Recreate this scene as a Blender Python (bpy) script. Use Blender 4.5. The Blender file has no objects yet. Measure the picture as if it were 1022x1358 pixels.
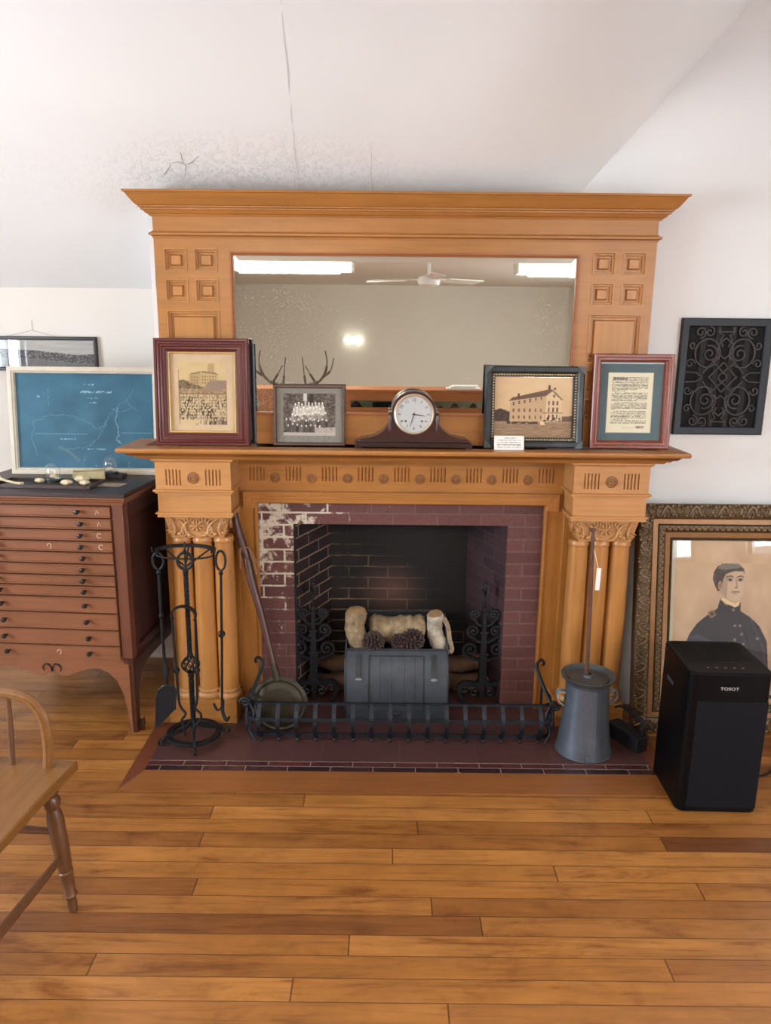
import bpy, math, random
import numpy as np
from math import sin, cos, pi, radians as R
from mathutils import Vector, Matrix
random.seed(7); rng = np.random.default_rng(5)
SC = bpy.context.scene; COL = SC.collection

# ------------------------------------------------------------------ helpers
def lin(c):
    return tuple(((v/255.)/12.92 if v/255. <= .04045 else ((v/255.+.055)/1.055)**2.4) for v in c)

class MB:
    def __init__(s): s.v=[]; s.f=[]; s.m=[]; s.T=Matrix.Identity(4); s.mi=0; s.uv={}
    def add(s, vs, fs):
        o=len(s.v)
        s.v += [tuple(s.T@Vector(p)) for p in vs]
        for f in fs: s.f.append(tuple(i+o for i in f)); s.m.append(s.mi)
        return s
    def box(s,x0,x1,y0,y1,z0,z1):
        if x0>x1:x0,x1=x1,x0
        if y0>y1:y0,y1=y1,y0
        if z0>z1:z0,z1=z1,z0
        return s.add([(x0,y0,z0),(x1,y0,z0),(x1,y1,z0),(x0,y1,z0),(x0,y0,z1),(x1,y0,z1),(x1,y1,z1),(x0,y1,z1)],
              [(0,3,2,1),(4,5,6,7),(0,1,5,4),(1,2,6,5),(2,3,7,6),(3,0,4,7)])
    def lathe(s,prof,n=24,c=(0,0,0),M=None,cap=True):
        vs=[];fs=[];M=M or Matrix.Identity(4)
        for r,z in prof:
            for k in range(n):
                a=2*pi*k/n; vs.append(tuple(M@Vector((r*cos(a),r*sin(a),z))+Vector(c)))
        for i in range(len(prof)-1):
            for k in range(n):
                k2=(k+1)%n; fs.append((i*n+k,i*n+k2,(i+1)*n+k2,(i+1)*n+k))
        if cap and prof[0][0]>1e-4: fs.append(tuple(range(n))[::-1])
        if cap and prof[-1][0]>1e-4: fs.append(tuple((len(prof)-1)*n+k for k in range(n)))
        return s.add(vs,fs)
    def tube(s,pts,r,n=8,rb=None,up=None,closed=False):
        """round or flat bar along pts; r = half size across, rb = half size along the 'up' reference"""
        P=[Vector(p) for p in pts]; m=len(P); vs=[];fs=[]
        N=None
        for i in range(m):
            a=P[(i-1)%m] if (closed or i>0) else P[i]; b=P[(i+1)%m] if (closed or i<m-1) else P[i]
            t=(b-a)
            t=t.normalized() if t.length>1e-9 else Vector((0,0,1))
            if up is not None: n0=Vector(up)
            elif N is None: n0=Vector((0,0,1)) if abs(t.z)<.9 else Vector((1,0,0))
            else: n0=N
            n1=n0-t*n0.dot(t)
            if n1.length<1e-6:
                n1=t.orthogonal()
            N=n1.normalized(); B=t.cross(N)
            ra=r[i] if hasattr(r,'__len__') else r
            rc=ra if rb is None else (rb[i] if hasattr(rb,'__len__') else rb)
            if n==4:
                for (u,w) in ((1,1),(-1,1),(-1,-1),(1,-1)): vs.append(tuple(P[i]+B*(ra*u)+N*(rc*w)))
            else:
                for k in range(n):
                    q=2*pi*k/n; vs.append(tuple(P[i]+B*(ra*cos(q))+N*(rc*sin(q))))
        for i in range(m if closed else m-1):
            j=(i+1)%m
            for k in range(n):
                k2=(k+1)%n; fs.append((i*n+k,i*n+k2,j*n+k2,j*n+k))
        if not closed: fs.append(tuple(range(n))[::-1]); fs.append(tuple((m-1)*n+k for k in range(n)))
        return s.add(vs,fs)
    def ball(s,c,r,n=10,sc=(1,1,1),M=None):
        prof=[(max(1e-5,sin(pi*i/n)),-cos(pi*i/n)) for i in range(n+1)]
        A=(M or Matrix.Identity(4))@Matrix.Diagonal((r*sc[0],r*sc[1],r*sc[2],1))
        return s.lathe(prof,max(8,n+2),c,A)
    def prism(s,poly,y0,y1,axis='y'):
        """polygon in (a,b) extruded; axis y: (x,z); axis z: (x,y); axis x: (y,z)"""
        n=len(poly)
        f={'y':lambda a,b,c:(a,c,b),'z':lambda a,b,c:(a,b,c),'x':lambda a,b,c:(c,a,b)}[axis]
        vs=[f(a,b,y0) for a,b in poly]+[f(a,b,y1) for a,b in poly]
        fs=[tuple(range(n)),tuple(range(2*n-1,n-1,-1))]
        for i in range(n): j=(i+1)%n; fs.append((i,j,j+n,i+n)[::-1])
        return s.add(vs,fs)
    def molding(s,prof,x0,x1,yf,yb):
        """U shaped mitred run; prof = closed list of (out, z)"""
        vs=[];fs=[]
        for o,z in prof: vs += [(x0-o,yb,z),(x0-o,yf-o,z),(x1+o,yf-o,z),(x1+o,yb,z)]
        n=len(prof)
        for i in range(n):
            j=(i+1)%n
            for k in range(3): fs.append((i*4+k,i*4+k+1,j*4+k+1,j*4+k))
        fs.append(tuple(i*4 for i in range(n))); fs.append(tuple(i*4+3 for i in range(n))[::-1])
        return s.add(vs,fs)
    def ring(s,x0,x1,z0,z1,prof,y=0,closed=False):
        """mitred rectangular frame facing -Y; prof = (inward, height toward viewer)"""
        vs=[];fs=[]
        for d,h in prof: vs += [(x0+d,y-h,z0+d),(x1-d,y-h,z0+d),(x1-d,y-h,z1-d),(x0+d,y-h,z1-d)]
        n=len(prof)
        for i in range(n if closed else n-1):
            j=(i+1)%n
            for k in range(4):
                k2=(k+1)%4; fs.append((i*4+k,i*4+k2,j*4+k2,j*4+k))
        return s.add(vs,fs)
    def holes(s,x0,x1,z0,z1,hs,yf,yb):
        """board facing -Y with rectangular through holes"""
        xs=sorted(set([x0,x1]+[h[0] for h in hs]+[h[1] for h in hs]))
        zs=sorted(set([z0,z1]+[h[2] for h in hs]+[h[3] for h in hs]))
        def inside(i,j):
            if i<0 or j<0 or i>=len(xs)-1 or j>=len(zs)-1: return True
            cx=(xs[i]+xs[i+1])/2; cz=(zs[j]+zs[j+1])/2
            return any(h[0]<cx<h[1] and h[2]<cz<h[3] for h in hs)
        for i in range(len(xs)-1):
            for j in range(len(zs)-1):
                if inside(i,j): continue
                a,b,c,d=xs[i],xs[i+1],zs[j],zs[j+1]
                s.add([(a,yf,c),(b,yf,c),(b,yf,d),(a,yf,d)],[(0,1,2,3)])
                s.add([(a,yb,c),(b,yb,c),(b,yb,d),(a,yb,d)],[(3,2,1,0)])
                if inside(i-1,j): s.add([(a,yf,c),(a,yf,d),(a,yb,d),(a,yb,c)],[(0,1,2,3)])
                if inside(i+1,j): s.add([(b,yf,c),(b,yb,c),(b,yb,d),(b,yf,d)],[(0,1,2,3)])
                if inside(i,j-1): s.add([(a,yf,c),(a,yb,c),(b,yb,c),(b,yf,c)],[(0,1,2,3)])
                if inside(i,j+1): s.add([(a,yf,d),(b,yf,d),(b,yb,d),(a,yb,d)],[(0,1,2,3)])
        return s
    def build(s,name,mat,parent=None,bevel=0,smooth=True,ang=35,subsurf=0,fix=True):
        me=bpy.data.meshes.new(name); me.from_pydata(s.v,[],s.f)
        mats=mat if isinstance(mat,(list,tuple)) else [mat]
        for m in mats: me.materials.append(m)
        me.polygons.foreach_set('material_index',s.m)
        me.validate()
        if fix:
            import bmesh
            b=bmesh.new(); b.from_mesh(me); bmesh.ops.recalc_face_normals(b,faces=b.faces); b.to_mesh(me); b.free()
        if smooth:
            me.polygons.foreach_set('use_smooth',[True]*len(me.polygons)); me.set_sharp_from_angle(angle=R(ang))
        me.update()
        o=bpy.data.objects.new(name,me); COL.objects.link(o); o.parent=parent
        if bevel:
            b=o.modifiers.new('bevel','BEVEL'); b.width=bevel; b.segments=2; b.limit_method='ANGLE'; b.angle_limit=R(40)
        if subsurf:
            b=o.modifiers.new('sub','SUBSURF'); b.levels=b.render_levels=subsurf
        return o

def thing(name,label,cat,loc=(0,0,0),rot=(0,0,0),group=None):
    o=bpy.data.objects.new(name,None); COL.objects.link(o); o.empty_display_size=.05
    o.location=loc; o.rotation_euler=rot; o['label']=label; o['category']=cat
    if group: o['group']=group
    return o
def tag(o,label,cat,group=None):
    o['label']=label; o['category']=cat
    if group: o['group']=group
    return o
def struct(o): o['kind']='structure'; return o
def lab(o,l): o['label']=l; return o
def copy_tree(o,parent=None):
    c=o.copy(); COL.objects.link(c); c.parent=parent
    for ch in list(o.children): copy_tree(ch,c)
    return c
def spiral(cx,cz,r,turns,a0,d=1,n=26,rin=.12,y=0):
    out=[]
    for i in range(n+1):
        t=i/n; a=a0+d*turns*2*pi*t; q=r*(1-t*(1-rin)); out.append((cx+q*cos(a),y,cz+q*sin(a)))
    return out
def bez(p0,p1,p2,p3,n=10):
    P=[Vector(p) for p in (p0,p1,p2,p3)]; out=[]
    for i in range(n+1):
        t=i/n; out.append(tuple(P[0]*(1-t)**3+P[1]*3*t*(1-t)**2+P[2]*3*t*t*(1-t)+P[3]*t**3))
    return out
def resample(pts,n=6):
    """Catmull-Rom through the points"""
    P=[Vector(p) for p in pts]; out=[]
    for i in range(len(P)-1):
        a=P[max(i-1,0)]; b=P[i]; c=P[i+1]; d=P[min(i+2,len(P)-1)]
        for k in range(n):
            t=k/n
            out.append(tuple(.5*((2*b)+(c-a)*t+(2*a-5*b+4*c-d)*t*t+(3*b-a-3*c+d)*t**3)))
    out.append(tuple(P[-1])); return out

# ------------------------------------------------------------------ materials
def mat(name):
    m=bpy.data.materials.new(name); m.use_nodes=True; nt=m.node_tree
    return m,nt,nt.nodes['Principled BSDF']
def N(nt,t,**k):
    n=nt.nodes.new(t)
    for a,b in k.items():
        if a.startswith('i_'):
            n.inputs[a[2:].replace('_',' ')].default_value=b
        else: setattr(n,a,b)
    return n
def L(nt,a,b): nt.links.new(a,b)
def math_(nt,op,a,b=None,c=None):
    n=nt.nodes.new('ShaderNodeMath'); n.operation=op
    for i,x in enumerate((a,b,c)):
        if x is None: continue
        if hasattr(x,'links') or hasattr(x,'is_linked'): L(nt,x,n.inputs[i])
        else: n.inputs[i].default_value=x
    return n.outputs[0]
def mix(nt,f,a,b,mode='MIX'):
    n=nt.nodes.new('ShaderNodeMix'); n.data_type='RGBA'; n.blend_type=mode
    for i,x in ((0,f),(6,a),(7,b)):
        if hasattr(x,'is_linked'): L(nt,x,n.inputs[i])
        else: n.inputs[i].default_value=x if i==0 else (*x[:3],1)
    return n.outputs[2]
def ramp(nt,x,stops):
    n=nt.nodes.new('ShaderNodeValToRGB'); e=n.color_ramp.elements
    while len(e)<len(stops): e.new(.5)
    for i,(p,c) in enumerate(stops): e[i].position=p; e[i].color=(*c,1) if len(c)==3 else c
    L(nt,x,n.inputs[0]); return n.outputs[0]
def coords(nt,scale=(1,1,1),loc=(0,0,0),kind='Object'):
    t=nt.nodes.new('ShaderNodeTexCoord'); mp=nt.nodes.new('ShaderNodeMapping')
    mp.inputs['Scale'].default_value=scale; mp.inputs['Location'].default_value=loc
    L(nt,t.outputs[kind],mp.inputs[0]); return mp.outputs[0]
def noise(nt,v,s,d=4,r=.6,dist=0):
    n=N(nt,'ShaderNodeTexNoise'); n.inputs['Scale'].default_value=s; n.inputs['Detail'].default_value=d
    n.inputs['Roughness'].default_value=r; n.inputs['Distortion'].default_value=dist
    L(nt,v,n.inputs['Vector']); return n.outputs[0]
def bump(nt,b,h,st=.3,dist=.002):
    n=nt.nodes.new('ShaderNodeBump'); n.inputs['Strength'].default_value=st; n.inputs['Distance'].default_value=dist
    L(nt,h,n.inputs['Height']); L(nt,n.outputs[0],b.inputs['Normal'])
def plain(name,c,rough=.5,metal=0,var=.12,s=30,bst=.15,coat=0,spec=.5):
    m,nt,b=mat(name); c=lin(c); v=coords(nt); nz=noise(nt,v,s)
    L(nt,ramp(nt,nz,[(.3,tuple(x*(1-var) for x in c)),(.7,tuple(min(1,x*(1+var)) for x in c))]),b.inputs['Base Color'])
    b.inputs['Roughness'].default_value=rough; b.inputs['Metallic'].default_value=metal
    b.inputs['Coat Weight'].default_value=coat; b.inputs['Specular IOR Level'].default_value=spec
    if bst: bump(nt,b,nz,bst,.001)
    return m
def wood(name,c,axis='x',rough=.35,var=.18,coat=.15,grain=1.,dark=None):
    m,nt,b=mat(name); c=lin(c)
    sc={'x':(1.2,22,22),'z':(22,22,1.2),'y':(22,1.2,22)}[axis]
    v=coords(nt,tuple(x*grain for x in sc)); n1=noise(nt,v,2.2,6,.65,.6); n2=noise(nt,coords(nt,(3,3,3)),1.3,3)
    d=tuple(x*(1-var*1.6) for x in c) if dark is None else lin(dark)
    a=ramp(nt,n1,[(.28,d),(.5,c),(.75,tuple(min(1,x*(1+var)) for x in c))])
    L(nt,mix(nt,.35,a,ramp(nt,n2,[(.3,tuple(x*.72 for x in c)),(.7,tuple(min(1,x*1.2) for x in c))])),b.inputs['Base Color'])
    b.inputs['Roughness'].default_value=rough; b.inputs['Coat Weight'].default_value=coat; b.inputs['Coat Roughness'].default_value=.25
    bump(nt,b,n1,.12,.0008); return m

OAKX=wood('oak_horizontal',(168,112,56),'x'); OAKZ=wood('oak_vertical',(164,108,48),'z')
OAKP=wood('oak_panel',(176,120,62),'z'); OAKC=wood('oak_carved',(182,132,80),'x',.5)
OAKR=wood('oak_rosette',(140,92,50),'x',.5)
MAHOG=wood('mahogany',(88,32,30),'z',.35); MAHOGX=wood('mahogany_lying',(84,32,30),'x',.35)
CHERRY=wood('cherry_front',(122,76,50),'x',.38,.2); CHERRYZ=wood('cherry_upright',(100,58,42),'z',.38,.2)
CABTOP=wood('cabinet_top',(48,33,31),'x',.4,.2,.05); CABSIDE=wood('cabinet_side',(68,32,24),'z',.4,.2)
CHAIRW=wood('chair_wood',(126,84,40),'y',.42,.25); CHAIRZ=wood('chair_turned',(98,62,34),'z',.4,.25)
CLOCKW=wood('clock_walnut',(58,28,24),'x',.3,.25,.4)
REDW=wood('red_frame_wood',(124,52,34),'z',.3,.2,.3)
IRON=plain('wrought_iron',(24,26,30),.55,.5,.3,60,.4); IRONG=plain('fender_iron',(36,40,48),.5,.55,.3,50,.4)
IRONB=plain('andiron_black',(25,28,33),.5,.3,.25,60,.4)
BLACKM=plain('black_grille_iron',(30,32,39),.5,.2,.3,60,.5)
BRASSD=plain('old_brass',(54,48,35),.5,.55,.2,20,.1); KNOBM=plain('black_knob',(26,24,24),.3,.1,.1)
WHITEP=plain('white_enamel',(226,226,222),.4,0,.03); BRASS=plain('brass_bezel',(206,190,168),.3,.7,.05)
BLACKP=plain('black_plastic',(6,6,8),.38,0,.05,40,.03,0,.14); BLACKG=plain('black_panel',(13,14,17),.5,0,.05,40,.05,0,.15)
BONE=plain('bone',(200,184,150),.7,0,.15,40,.4); PAPERW=plain('card_paper',(232,230,224),.8,0,.03)
LEATHER=plain('leather_thong',(128,92,64),.8); PONEW=wood('poker_handle_wood',(74,42,36),'z',.45,.3)
WALLW=None

def glassmat(name,tint=(1,1,1),gl=.06,rough=.01):
    m,nt,b=mat(name); nt.nodes.remove(b); out=nt.nodes['Material Output']
    t=N(nt,'ShaderNodeBsdfTransparent'); t.inputs[0].default_value=(*tint,1)
    g=N(nt,'ShaderNodeBsdfGlossy'); g.inputs['Roughness'].default_value=rough; g.inputs[0].default_value=(1,1,1,1)
    f=N(nt,'ShaderNodeLayerWeight'); f.inputs[0].default_value=.5
    mx=N(nt,'ShaderNodeMixShader'); L(nt,math_(nt,'MULTIPLY_ADD',math_(nt,'POWER',f.outputs['Facing'],4.),.55,.045),mx.inputs[0]); L(nt,t.outputs[0],mx.inputs[1]); L(nt,g.outputs[0],mx.inputs[2])
    L(nt,mx.outputs[0],out.inputs[0]); return m
GLASS=glassmat('clear_glass'); PICGLASS=glassmat('picture_glass',(1,1,1))
def emit(name,c,s):
    m,nt,b=mat(name); b.inputs['Base Color'].default_value=(*lin(c),1); b.inputs['Emission Color'].default_value=(*lin(c),1)
    b.inputs['Emission Strength'].default_value=s; return m
def painted():
    m,nt,b=mat('painted_picture'); a=N(nt,'ShaderNodeAttribute'); a.attribute_name='Col'
    L(nt,a.outputs['Color'],b.inputs['Base Color']); b.inputs['Roughness'].default_value=.7; b.inputs['Specular IOR Level'].default_value=.2; return m
PAINT=painted()

def plaster(name,c,peel=0):
    m,nt,b=mat(name); c=lin(c); v=coords(nt)
    n1=noise(nt,v,1.3,3); n2=noise(nt,v,26,5,.6)
    col=ramp(nt,n1,[(.3,tuple(x*.955 for x in c)),(.7,c)])
    h=n2
    if peel:
        sx=N(nt,'ShaderNodeSeparateXYZ'); L(nt,v,sx.inputs[0])
        # wear: a band just above the cornice, strongest toward its left
        z=sx.outputs[2]; x=sx.outputs[0]
        mz=math_(nt,'SUBTRACT',1.,math_(nt,'MULTIPLY',math_(nt,'ABSOLUTE',math_(nt,'SUBTRACT',z,2.24)),7.)); 
        mx=math_(nt,'SUBTRACT',1.,math_(nt,'MULTIPLY',math_(nt,'ABSOLUTE',math_(nt,'SUBTRACT',x,-.62)),1.4))
        mm=math_(nt,'MAXIMUM',0.,math_(nt,'MULTIPLY',math_(nt,'MAXIMUM',mz,0.),math_(nt,'MAXIMUM',mx,.12)))
        vo=N(nt,'ShaderNodeTexVoronoi'); vo.inputs['Scale'].default_value=30; 
        L(nt,noise_vec(nt,v,.05),vo.inputs['Vector'])
        fl=noise(nt,v,34,6,.7)
        h=math_(nt,'ADD',math_(nt,'MULTIPLY',n2,.12),math_(nt,'MULTIPLY',math_(nt,'MULTIPLY',ramp(nt,fl,[(.5,(0,0,0)),(.56,(1,1,1))]),mm),2.2))
        st=math_(nt,'MULTIPLY',math_(nt,'MULTIPLY',ramp(nt,fl,[(.57,(0,0,0)),(.64,(1,1,1))]),mm),.35)
        col=mix(nt,st,col,lin((168,168,168)))
        bump(nt,b,h,.45,.004)
    else:
        bump(nt,b,h,.12,.002)
    L(nt,col,b.inputs['Base Color']); b.inputs['Roughness'].default_value=.85; b.inputs['Specular IOR Level'].default_value=.2
    return m
def noise_vec(nt,v,amt):
    n=N(nt,'ShaderNodeTexNoise'); n.inputs['Scale'].default_value=12; L(nt,v,n.inputs['Vector'])
    ma=N(nt,'ShaderNodeVectorMath',operation='MULTIPLY_ADD'); L(nt,n.outputs[1],ma.inputs[0]); ma.inputs[1].default_value=(amt,)*3; L(nt,v,ma.inputs[2]); return ma.outputs[0]
WALL=plaster('plaster_wall',(234,235,237)); SLOPE=plaster('plaster_slope',(235,235,234),1); WALL_BOUNCE=plaster('plaster_wall_warm_bounce',(228,222,215))  # left wall's warm tint is bounced light put into the colour
ROOMW=plaster('plaster_room',(222,217,206))

def floor_mat():
    m,nt,b=mat('maple_floor_boards'); t=N(nt,'ShaderNodeTexCoord'); s=N(nt,'ShaderNodeSeparateXYZ'); L(nt,t.outputs['Object'],s.inputs[0])
    x,y=s.outputs[0],s.outputs[1]
    W=.0742
    yy=math_(nt,'DIVIDE',math_(nt,'ADD',y,.555+W*60),W); row=math_(nt,'FLOOR',yy); fy=math_(nt,'FRACT',yy)
    wn=N(nt,'ShaderNodeTexWhiteNoise',noise_dimensions='1D'); L(nt,row,wn.inputs['W'])
    xx=math_(nt,'ADD',math_(nt,'DIVIDE',x,1.55),math_(nt,'MULTIPLY',wn.outputs[0],7.3)); col=math_(nt,'FLOOR',xx); fx=math_(nt,'FRACT',xx)
    cv=N(nt,'ShaderNodeCombineXYZ'); L(nt,row,cv.inputs[0]); L(nt,col,cv.inputs[1])
    w2=N(nt,'ShaderNodeTexWhiteNoise',noise_dimensions='2D'); L(nt,cv.outputs[0],w2.inputs['Vector']); rnd=w2.outputs[0]
    # grain with per-board offset
    gv=N(nt,'ShaderNodeCombineXYZ'); L(nt,math_(nt,'MULTIPLY',x,1.6),gv.inputs[0]); L(nt,math_(nt,'MULTIPLY',y,24.),gv.inputs[1]); L(nt,math_(nt,'MULTIPLY',rnd,60.),gv.inputs[2])
    g=noise(nt,gv.outputs[0],1.6,7,.62,1.2)
    fv=N(nt,'ShaderNodeCombineXYZ'); L(nt,math_(nt,'MULTIPLY',x,6.),fv.inputs[0]); L(nt,math_(nt,'MULTIPLY',y,9.),fv.inputs[1]); L(nt,math_(nt,'MULTIPLY',rnd,31.),fv.inputs[2])
    fig=noise(nt,fv.outputs[0],.9,6,.62,.5)
    base=ramp(nt,rnd,[(0,lin((104,62,34))),(.07,lin((138,88,44))),(.3,lin((154,101,48))),(.6,lin((162,108,53))),(.9,lin((172,117,60))),(1,lin((142,92,46)))])
    c=mix(nt,1.,base,ramp(nt,g,[(.25,(.6,.52,.45)),(.47,(.95,.95,.95)),(.75,(1.12,1.12,1.1))]),'MULTIPLY')
    c=mix(nt,1.,c,ramp(nt,fig,[(.22,(.55,.45,.38)),(.42,(.9,.88,.86)),(.6,(1.06,1.06,1.06))]),'MULTIPLY')
    sv=N(nt,'ShaderNodeCombineXYZ'); L(nt,math_(nt,'MULTIPLY',x,2.2),sv.inputs[0]); L(nt,math_(nt,'MULTIPLY',y,16.),sv.inputs[1]); L(nt,math_(nt,'MULTIPLY',rnd,17.),sv.inputs[2])
    c=mix(nt,1.,c,ramp(nt,noise(nt,sv.outputs[0],1.,6,.68,.8),[(.33,(.62,.5,.4)),(.45,(.96,.95,.94)),(.62,(1.08,1.08,1.08))]),'MULTIPLY')
    gy=math_(nt,'MINIMUM',fy,math_(nt,'SUBTRACT',1.,fy)); gx=math_(nt,'MINIMUM',fx,math_(nt,'SUBTRACT',1.,fx))
    gap=math_(nt,'MAXIMUM',math_(nt,'LESS_THAN',gy,.018),math_(nt,'LESS_THAN',gx,.0013))
    c=mix(nt,math_(nt,'MULTIPLY',gap,.75),c,lin((58,30,14)))
    L(nt,c,b.inputs['Base Color'])
    L(nt,ramp(nt,fig,[(.3,(.42,)*3),(.7,(.3,)*3)]),b.inputs['Roughness'])
    b.inputs['Coat Weight'].default_value=.12; b.inputs['Coat Roughness'].default_value=.2
    h=math_(nt,'SUBTRACT',math_(nt,'MULTIPLY',g,.15),gap); bump(nt,b,h,.3,.002)
    return m
FLOORM=floor_mat()

def brick_mat(name,c1,c2,mort,w=.19,h=.0555,ms=.005,off=(0,0,0),stain=None,soot=None,rough=.7,uv=True,ofs=.5,mvar=None):
    m,nt,b=mat(name)
    v=coords(nt,(1,1,1),off,'UV' if uv else 'Object')
    vd=N(nt,'ShaderNodeTexNoise'); vd.inputs['Scale'].default_value=18; L(nt,v,vd.inputs['Vector'])
    ma=N(nt,'ShaderNodeVectorMath',operation='MULTIPLY_ADD'); L(nt,vd.outputs[1],ma.inputs[0]); ma.inputs[1].default_value=(.005,)*3; L(nt,v,ma.inputs[2])
    br=N(nt,'ShaderNodeTexBrick'); L(nt,ma.outputs[0],br.inputs['Vector'])
    br.inputs['Scale'].default_value=1; br.inputs['Brick Width'].default_value=w; br.inputs['Row Height'].default_value=h
    br.inputs['Mortar Size'].default_value=ms; br.inputs['Mortar Smooth'].default_value=.2; br.offset=ofs
    br.inputs['Color1'].default_value=(*lin(c1),1); br.inputs['Color2'].default_value=(*lin(c2),1); br.inputs['Mortar'].default_value=(*lin(mort),1)
    n1=noise(nt,v,60,5,.7); n3=noise(nt,v,3.2,4,.6,.3)
    col=mix(nt,1.,br.outputs[0],ramp(nt,n1,[(.3,(.75,.75,.75)),(.7,(1.15,1.15,1.15))]),'MULTIPLY')
    if mvar:   # mortar blackened in places
        keep=ramp(nt,n3,[(mvar[0],(0,0,0)),(mvar[1],(1,1,1))])
        col=mix(nt,math_(nt,'MULTIPLY',br.outputs[1],math_(nt,'SUBTRACT',1.,keep)),col,lin(mvar[2]))
    geo=N(nt,'ShaderNodeTexCoord'); sx=N(nt,'ShaderNodeSeparateXYZ'); L(nt,geo.outputs['Object'],sx.inputs[0])
    if stain:  # white lime bloom on the left bricks
        X,Z=sx.outputs[0],sx.outputs[2]
        mx=math_(nt,'MULTIPLY_ADD',X,-2.1,-.22); mz=math_(nt,'MULTIPLY_ADD',Z,2.4,-.85)
        mk=math_(nt,'MULTIPLY',math_(nt,'MINIMUM',math_(nt,'MAXIMUM',mx,0.),1.),math_(nt,'MINIMUM',math_(nt,'MAXIMUM',mz,.12),1.))
        nn=noise(nt,v,17,7,.68,.4)
        thr=math_(nt,'SUBTRACT',nn,math_(nt,'MULTIPLY',math_(nt,'SUBTRACT',1.,mk),.22))
        near=math_(nt,'ADD',thr,math_(nt,'MULTIPLY',br.outputs[1],math_(nt,'MULTIPLY',mk,.4)))
        k=ramp(nt,near,[(.455,(0,0,0)),(.53,(1,1,1))])
        col=mix(nt,math_(nt,'MULTIPLY',k,.9),col,lin(stain))
    if soot:
        X,Z=sx.outputs[0],sx.outputs[2]
        cl=noise(nt,v,2.6,4,.6,.3)
        up=math_(nt,'ADD',math_(nt,'MULTIPLY_ADD',Z,2.9,-1.2),math_(nt,'MULTIPLY_ADD',cl,2.6,-1.25))
        right=math_(nt,'MULTIPLY_ADD',X,2.2,.35)
        k=math_(nt,'MINIMUM',math_(nt,'MAXIMUM',math_(nt,'ADD',up,math_(nt,'MAXIMUM',right,0.)) ,0.),soot)
        dx=math_(nt,'ADD',X,.03); dz=math_(nt,'MULTIPLY',math_(nt,'SUBTRACT',Z,.45),1.1)
        pm=math_(nt,'MAXIMUM',0.,math_(nt,'SUBTRACT',1.,math_(nt,'DIVIDE',math_(nt,'SQRT',math_(nt,'ADD',math_(nt,'MULTIPLY',dx,dx),math_(nt,'MULTIPLY',dz,dz))),math_(nt,'MULTIPLY_ADD',cl,.2,.09))))
        col=mix(nt,math_(nt,'MULTIPLY',pm,.8),col,lin((104,70,60))); k=math_(nt,'MULTIPLY',k,math_(nt,'SUBTRACT',1.,pm))
        col=mix(nt,k,col,lin((11,9,10)))
    L(nt,col,b.inputs['Base Color']); b.inputs['Roughness'].default_value=rough
    hh=math_(nt,'SUBTRACT',math_(nt,'MULTIPLY',n1,.25),br.outputs[1]); bump(nt,b,hh,.7,.004)
    return m
BRICK_FACE=brick_mat('brick_face',(102,61,57),(86,50,49),(106,76,72),off=(.03,-.019,0),stain=(206,196,178),ms=.0045)
BRICK_BACK=brick_mat('brick_back_sooty',(34,21,20),(19,14,15),(138,112,84),off=(.05,-.01,0),soot=.97,mvar=(.42,.56,(40,30,26)),ms=.004)
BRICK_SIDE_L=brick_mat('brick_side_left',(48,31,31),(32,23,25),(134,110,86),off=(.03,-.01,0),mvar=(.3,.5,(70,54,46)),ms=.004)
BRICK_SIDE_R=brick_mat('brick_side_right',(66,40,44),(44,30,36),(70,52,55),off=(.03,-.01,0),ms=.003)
HEARTHM=brick_mat('hearth_tile',(82,53,50),(76,48,47),(88,64,60),w=.31,h=.155,ms=.0015,off=(0,.02,0),uv=False,rough=.4)
TILEB=brick_mat('dark_glazed_tile',(46,30,34),(66,40,42),(150,130,115),w=.166,h=.0335,ms=.0016,off=(.02,.555,0),uv=False,rough=.18)
TILEA=brick_mat('brown_glazed_tile',(84,44,44),(60,36,40),(150,130,115),w=.166,h=.0335,ms=.0016,off=(.1,.5215,0),uv=False,rough=.25)

def uvquad(name,quads,mats,parent=None):
    """quads = [(4 points, (u0,u1,v0,v1), material index)]"""
    me=bpy.data.meshes.new(name); vs=[];fs=[]
    for q,_,_ in quads: o=len(vs); vs+=q; fs.append((o,o+1,o+2,o+3))
    me.from_pydata(vs,[],fs); uv=me.uv_layers.new(name='UVMap')
    for m in mats: me.materials.append(m)
    for i,(q,(a,b,c,d),mi) in enumerate(quads):
        me.polygons[i].material_index=mi
        for k,(u,v) in enumerate(((a,c),(b,c),(b,d),(a,d))): uv.data[i*4+k].uv=(u,v)
    me.update(); o=bpy.data.objects.new(name,me); COL.objects.link(o); o.parent=parent; return o

# ------------------------------------------------------------------ painted flat pictures (photographs, prints)
def vnoise(U,V,s,seed,oct=3):
    out=0; amp=1; tot=0
    for o in range(oct):
        r=np.random.default_rng(seed+o); n=int(s*2**o)+3; g=r.random((n+1,n+1))
        x=np.minimum(np.mod(U+0*V,1),.999)*(n-1); y=np.minimum(np.mod(V+0*U,1),.999)*(n-1); i=x.astype(int); j=y.astype(int); fx=x-i; fy=y-j
        fx=fx*fx*(3-2*fx); fy=fy*fy*(3-2*fy)
        out=out+amp*((g[j,i]*(1-fx)+g[j,i+1]*fx)*(1-fy)+(g[j+1,i]*(1-fx)+g[j+1,i+1]*fx)*fy); tot+=amp; amp*=.5
    return out/tot
def poly(U,V,P):
    ins=np.zeros(U.shape,bool); n=len(P)
    for i in range(n):
        x0,y0=P[i]; x1,y1=P[(i+1)%n]
        if y0==y1: continue
        c=((y0>V)!=(y1>V))&(U<(x1-x0)*(V-y0)/(y1-y0)+x0); ins^=c
    return ins
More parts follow.
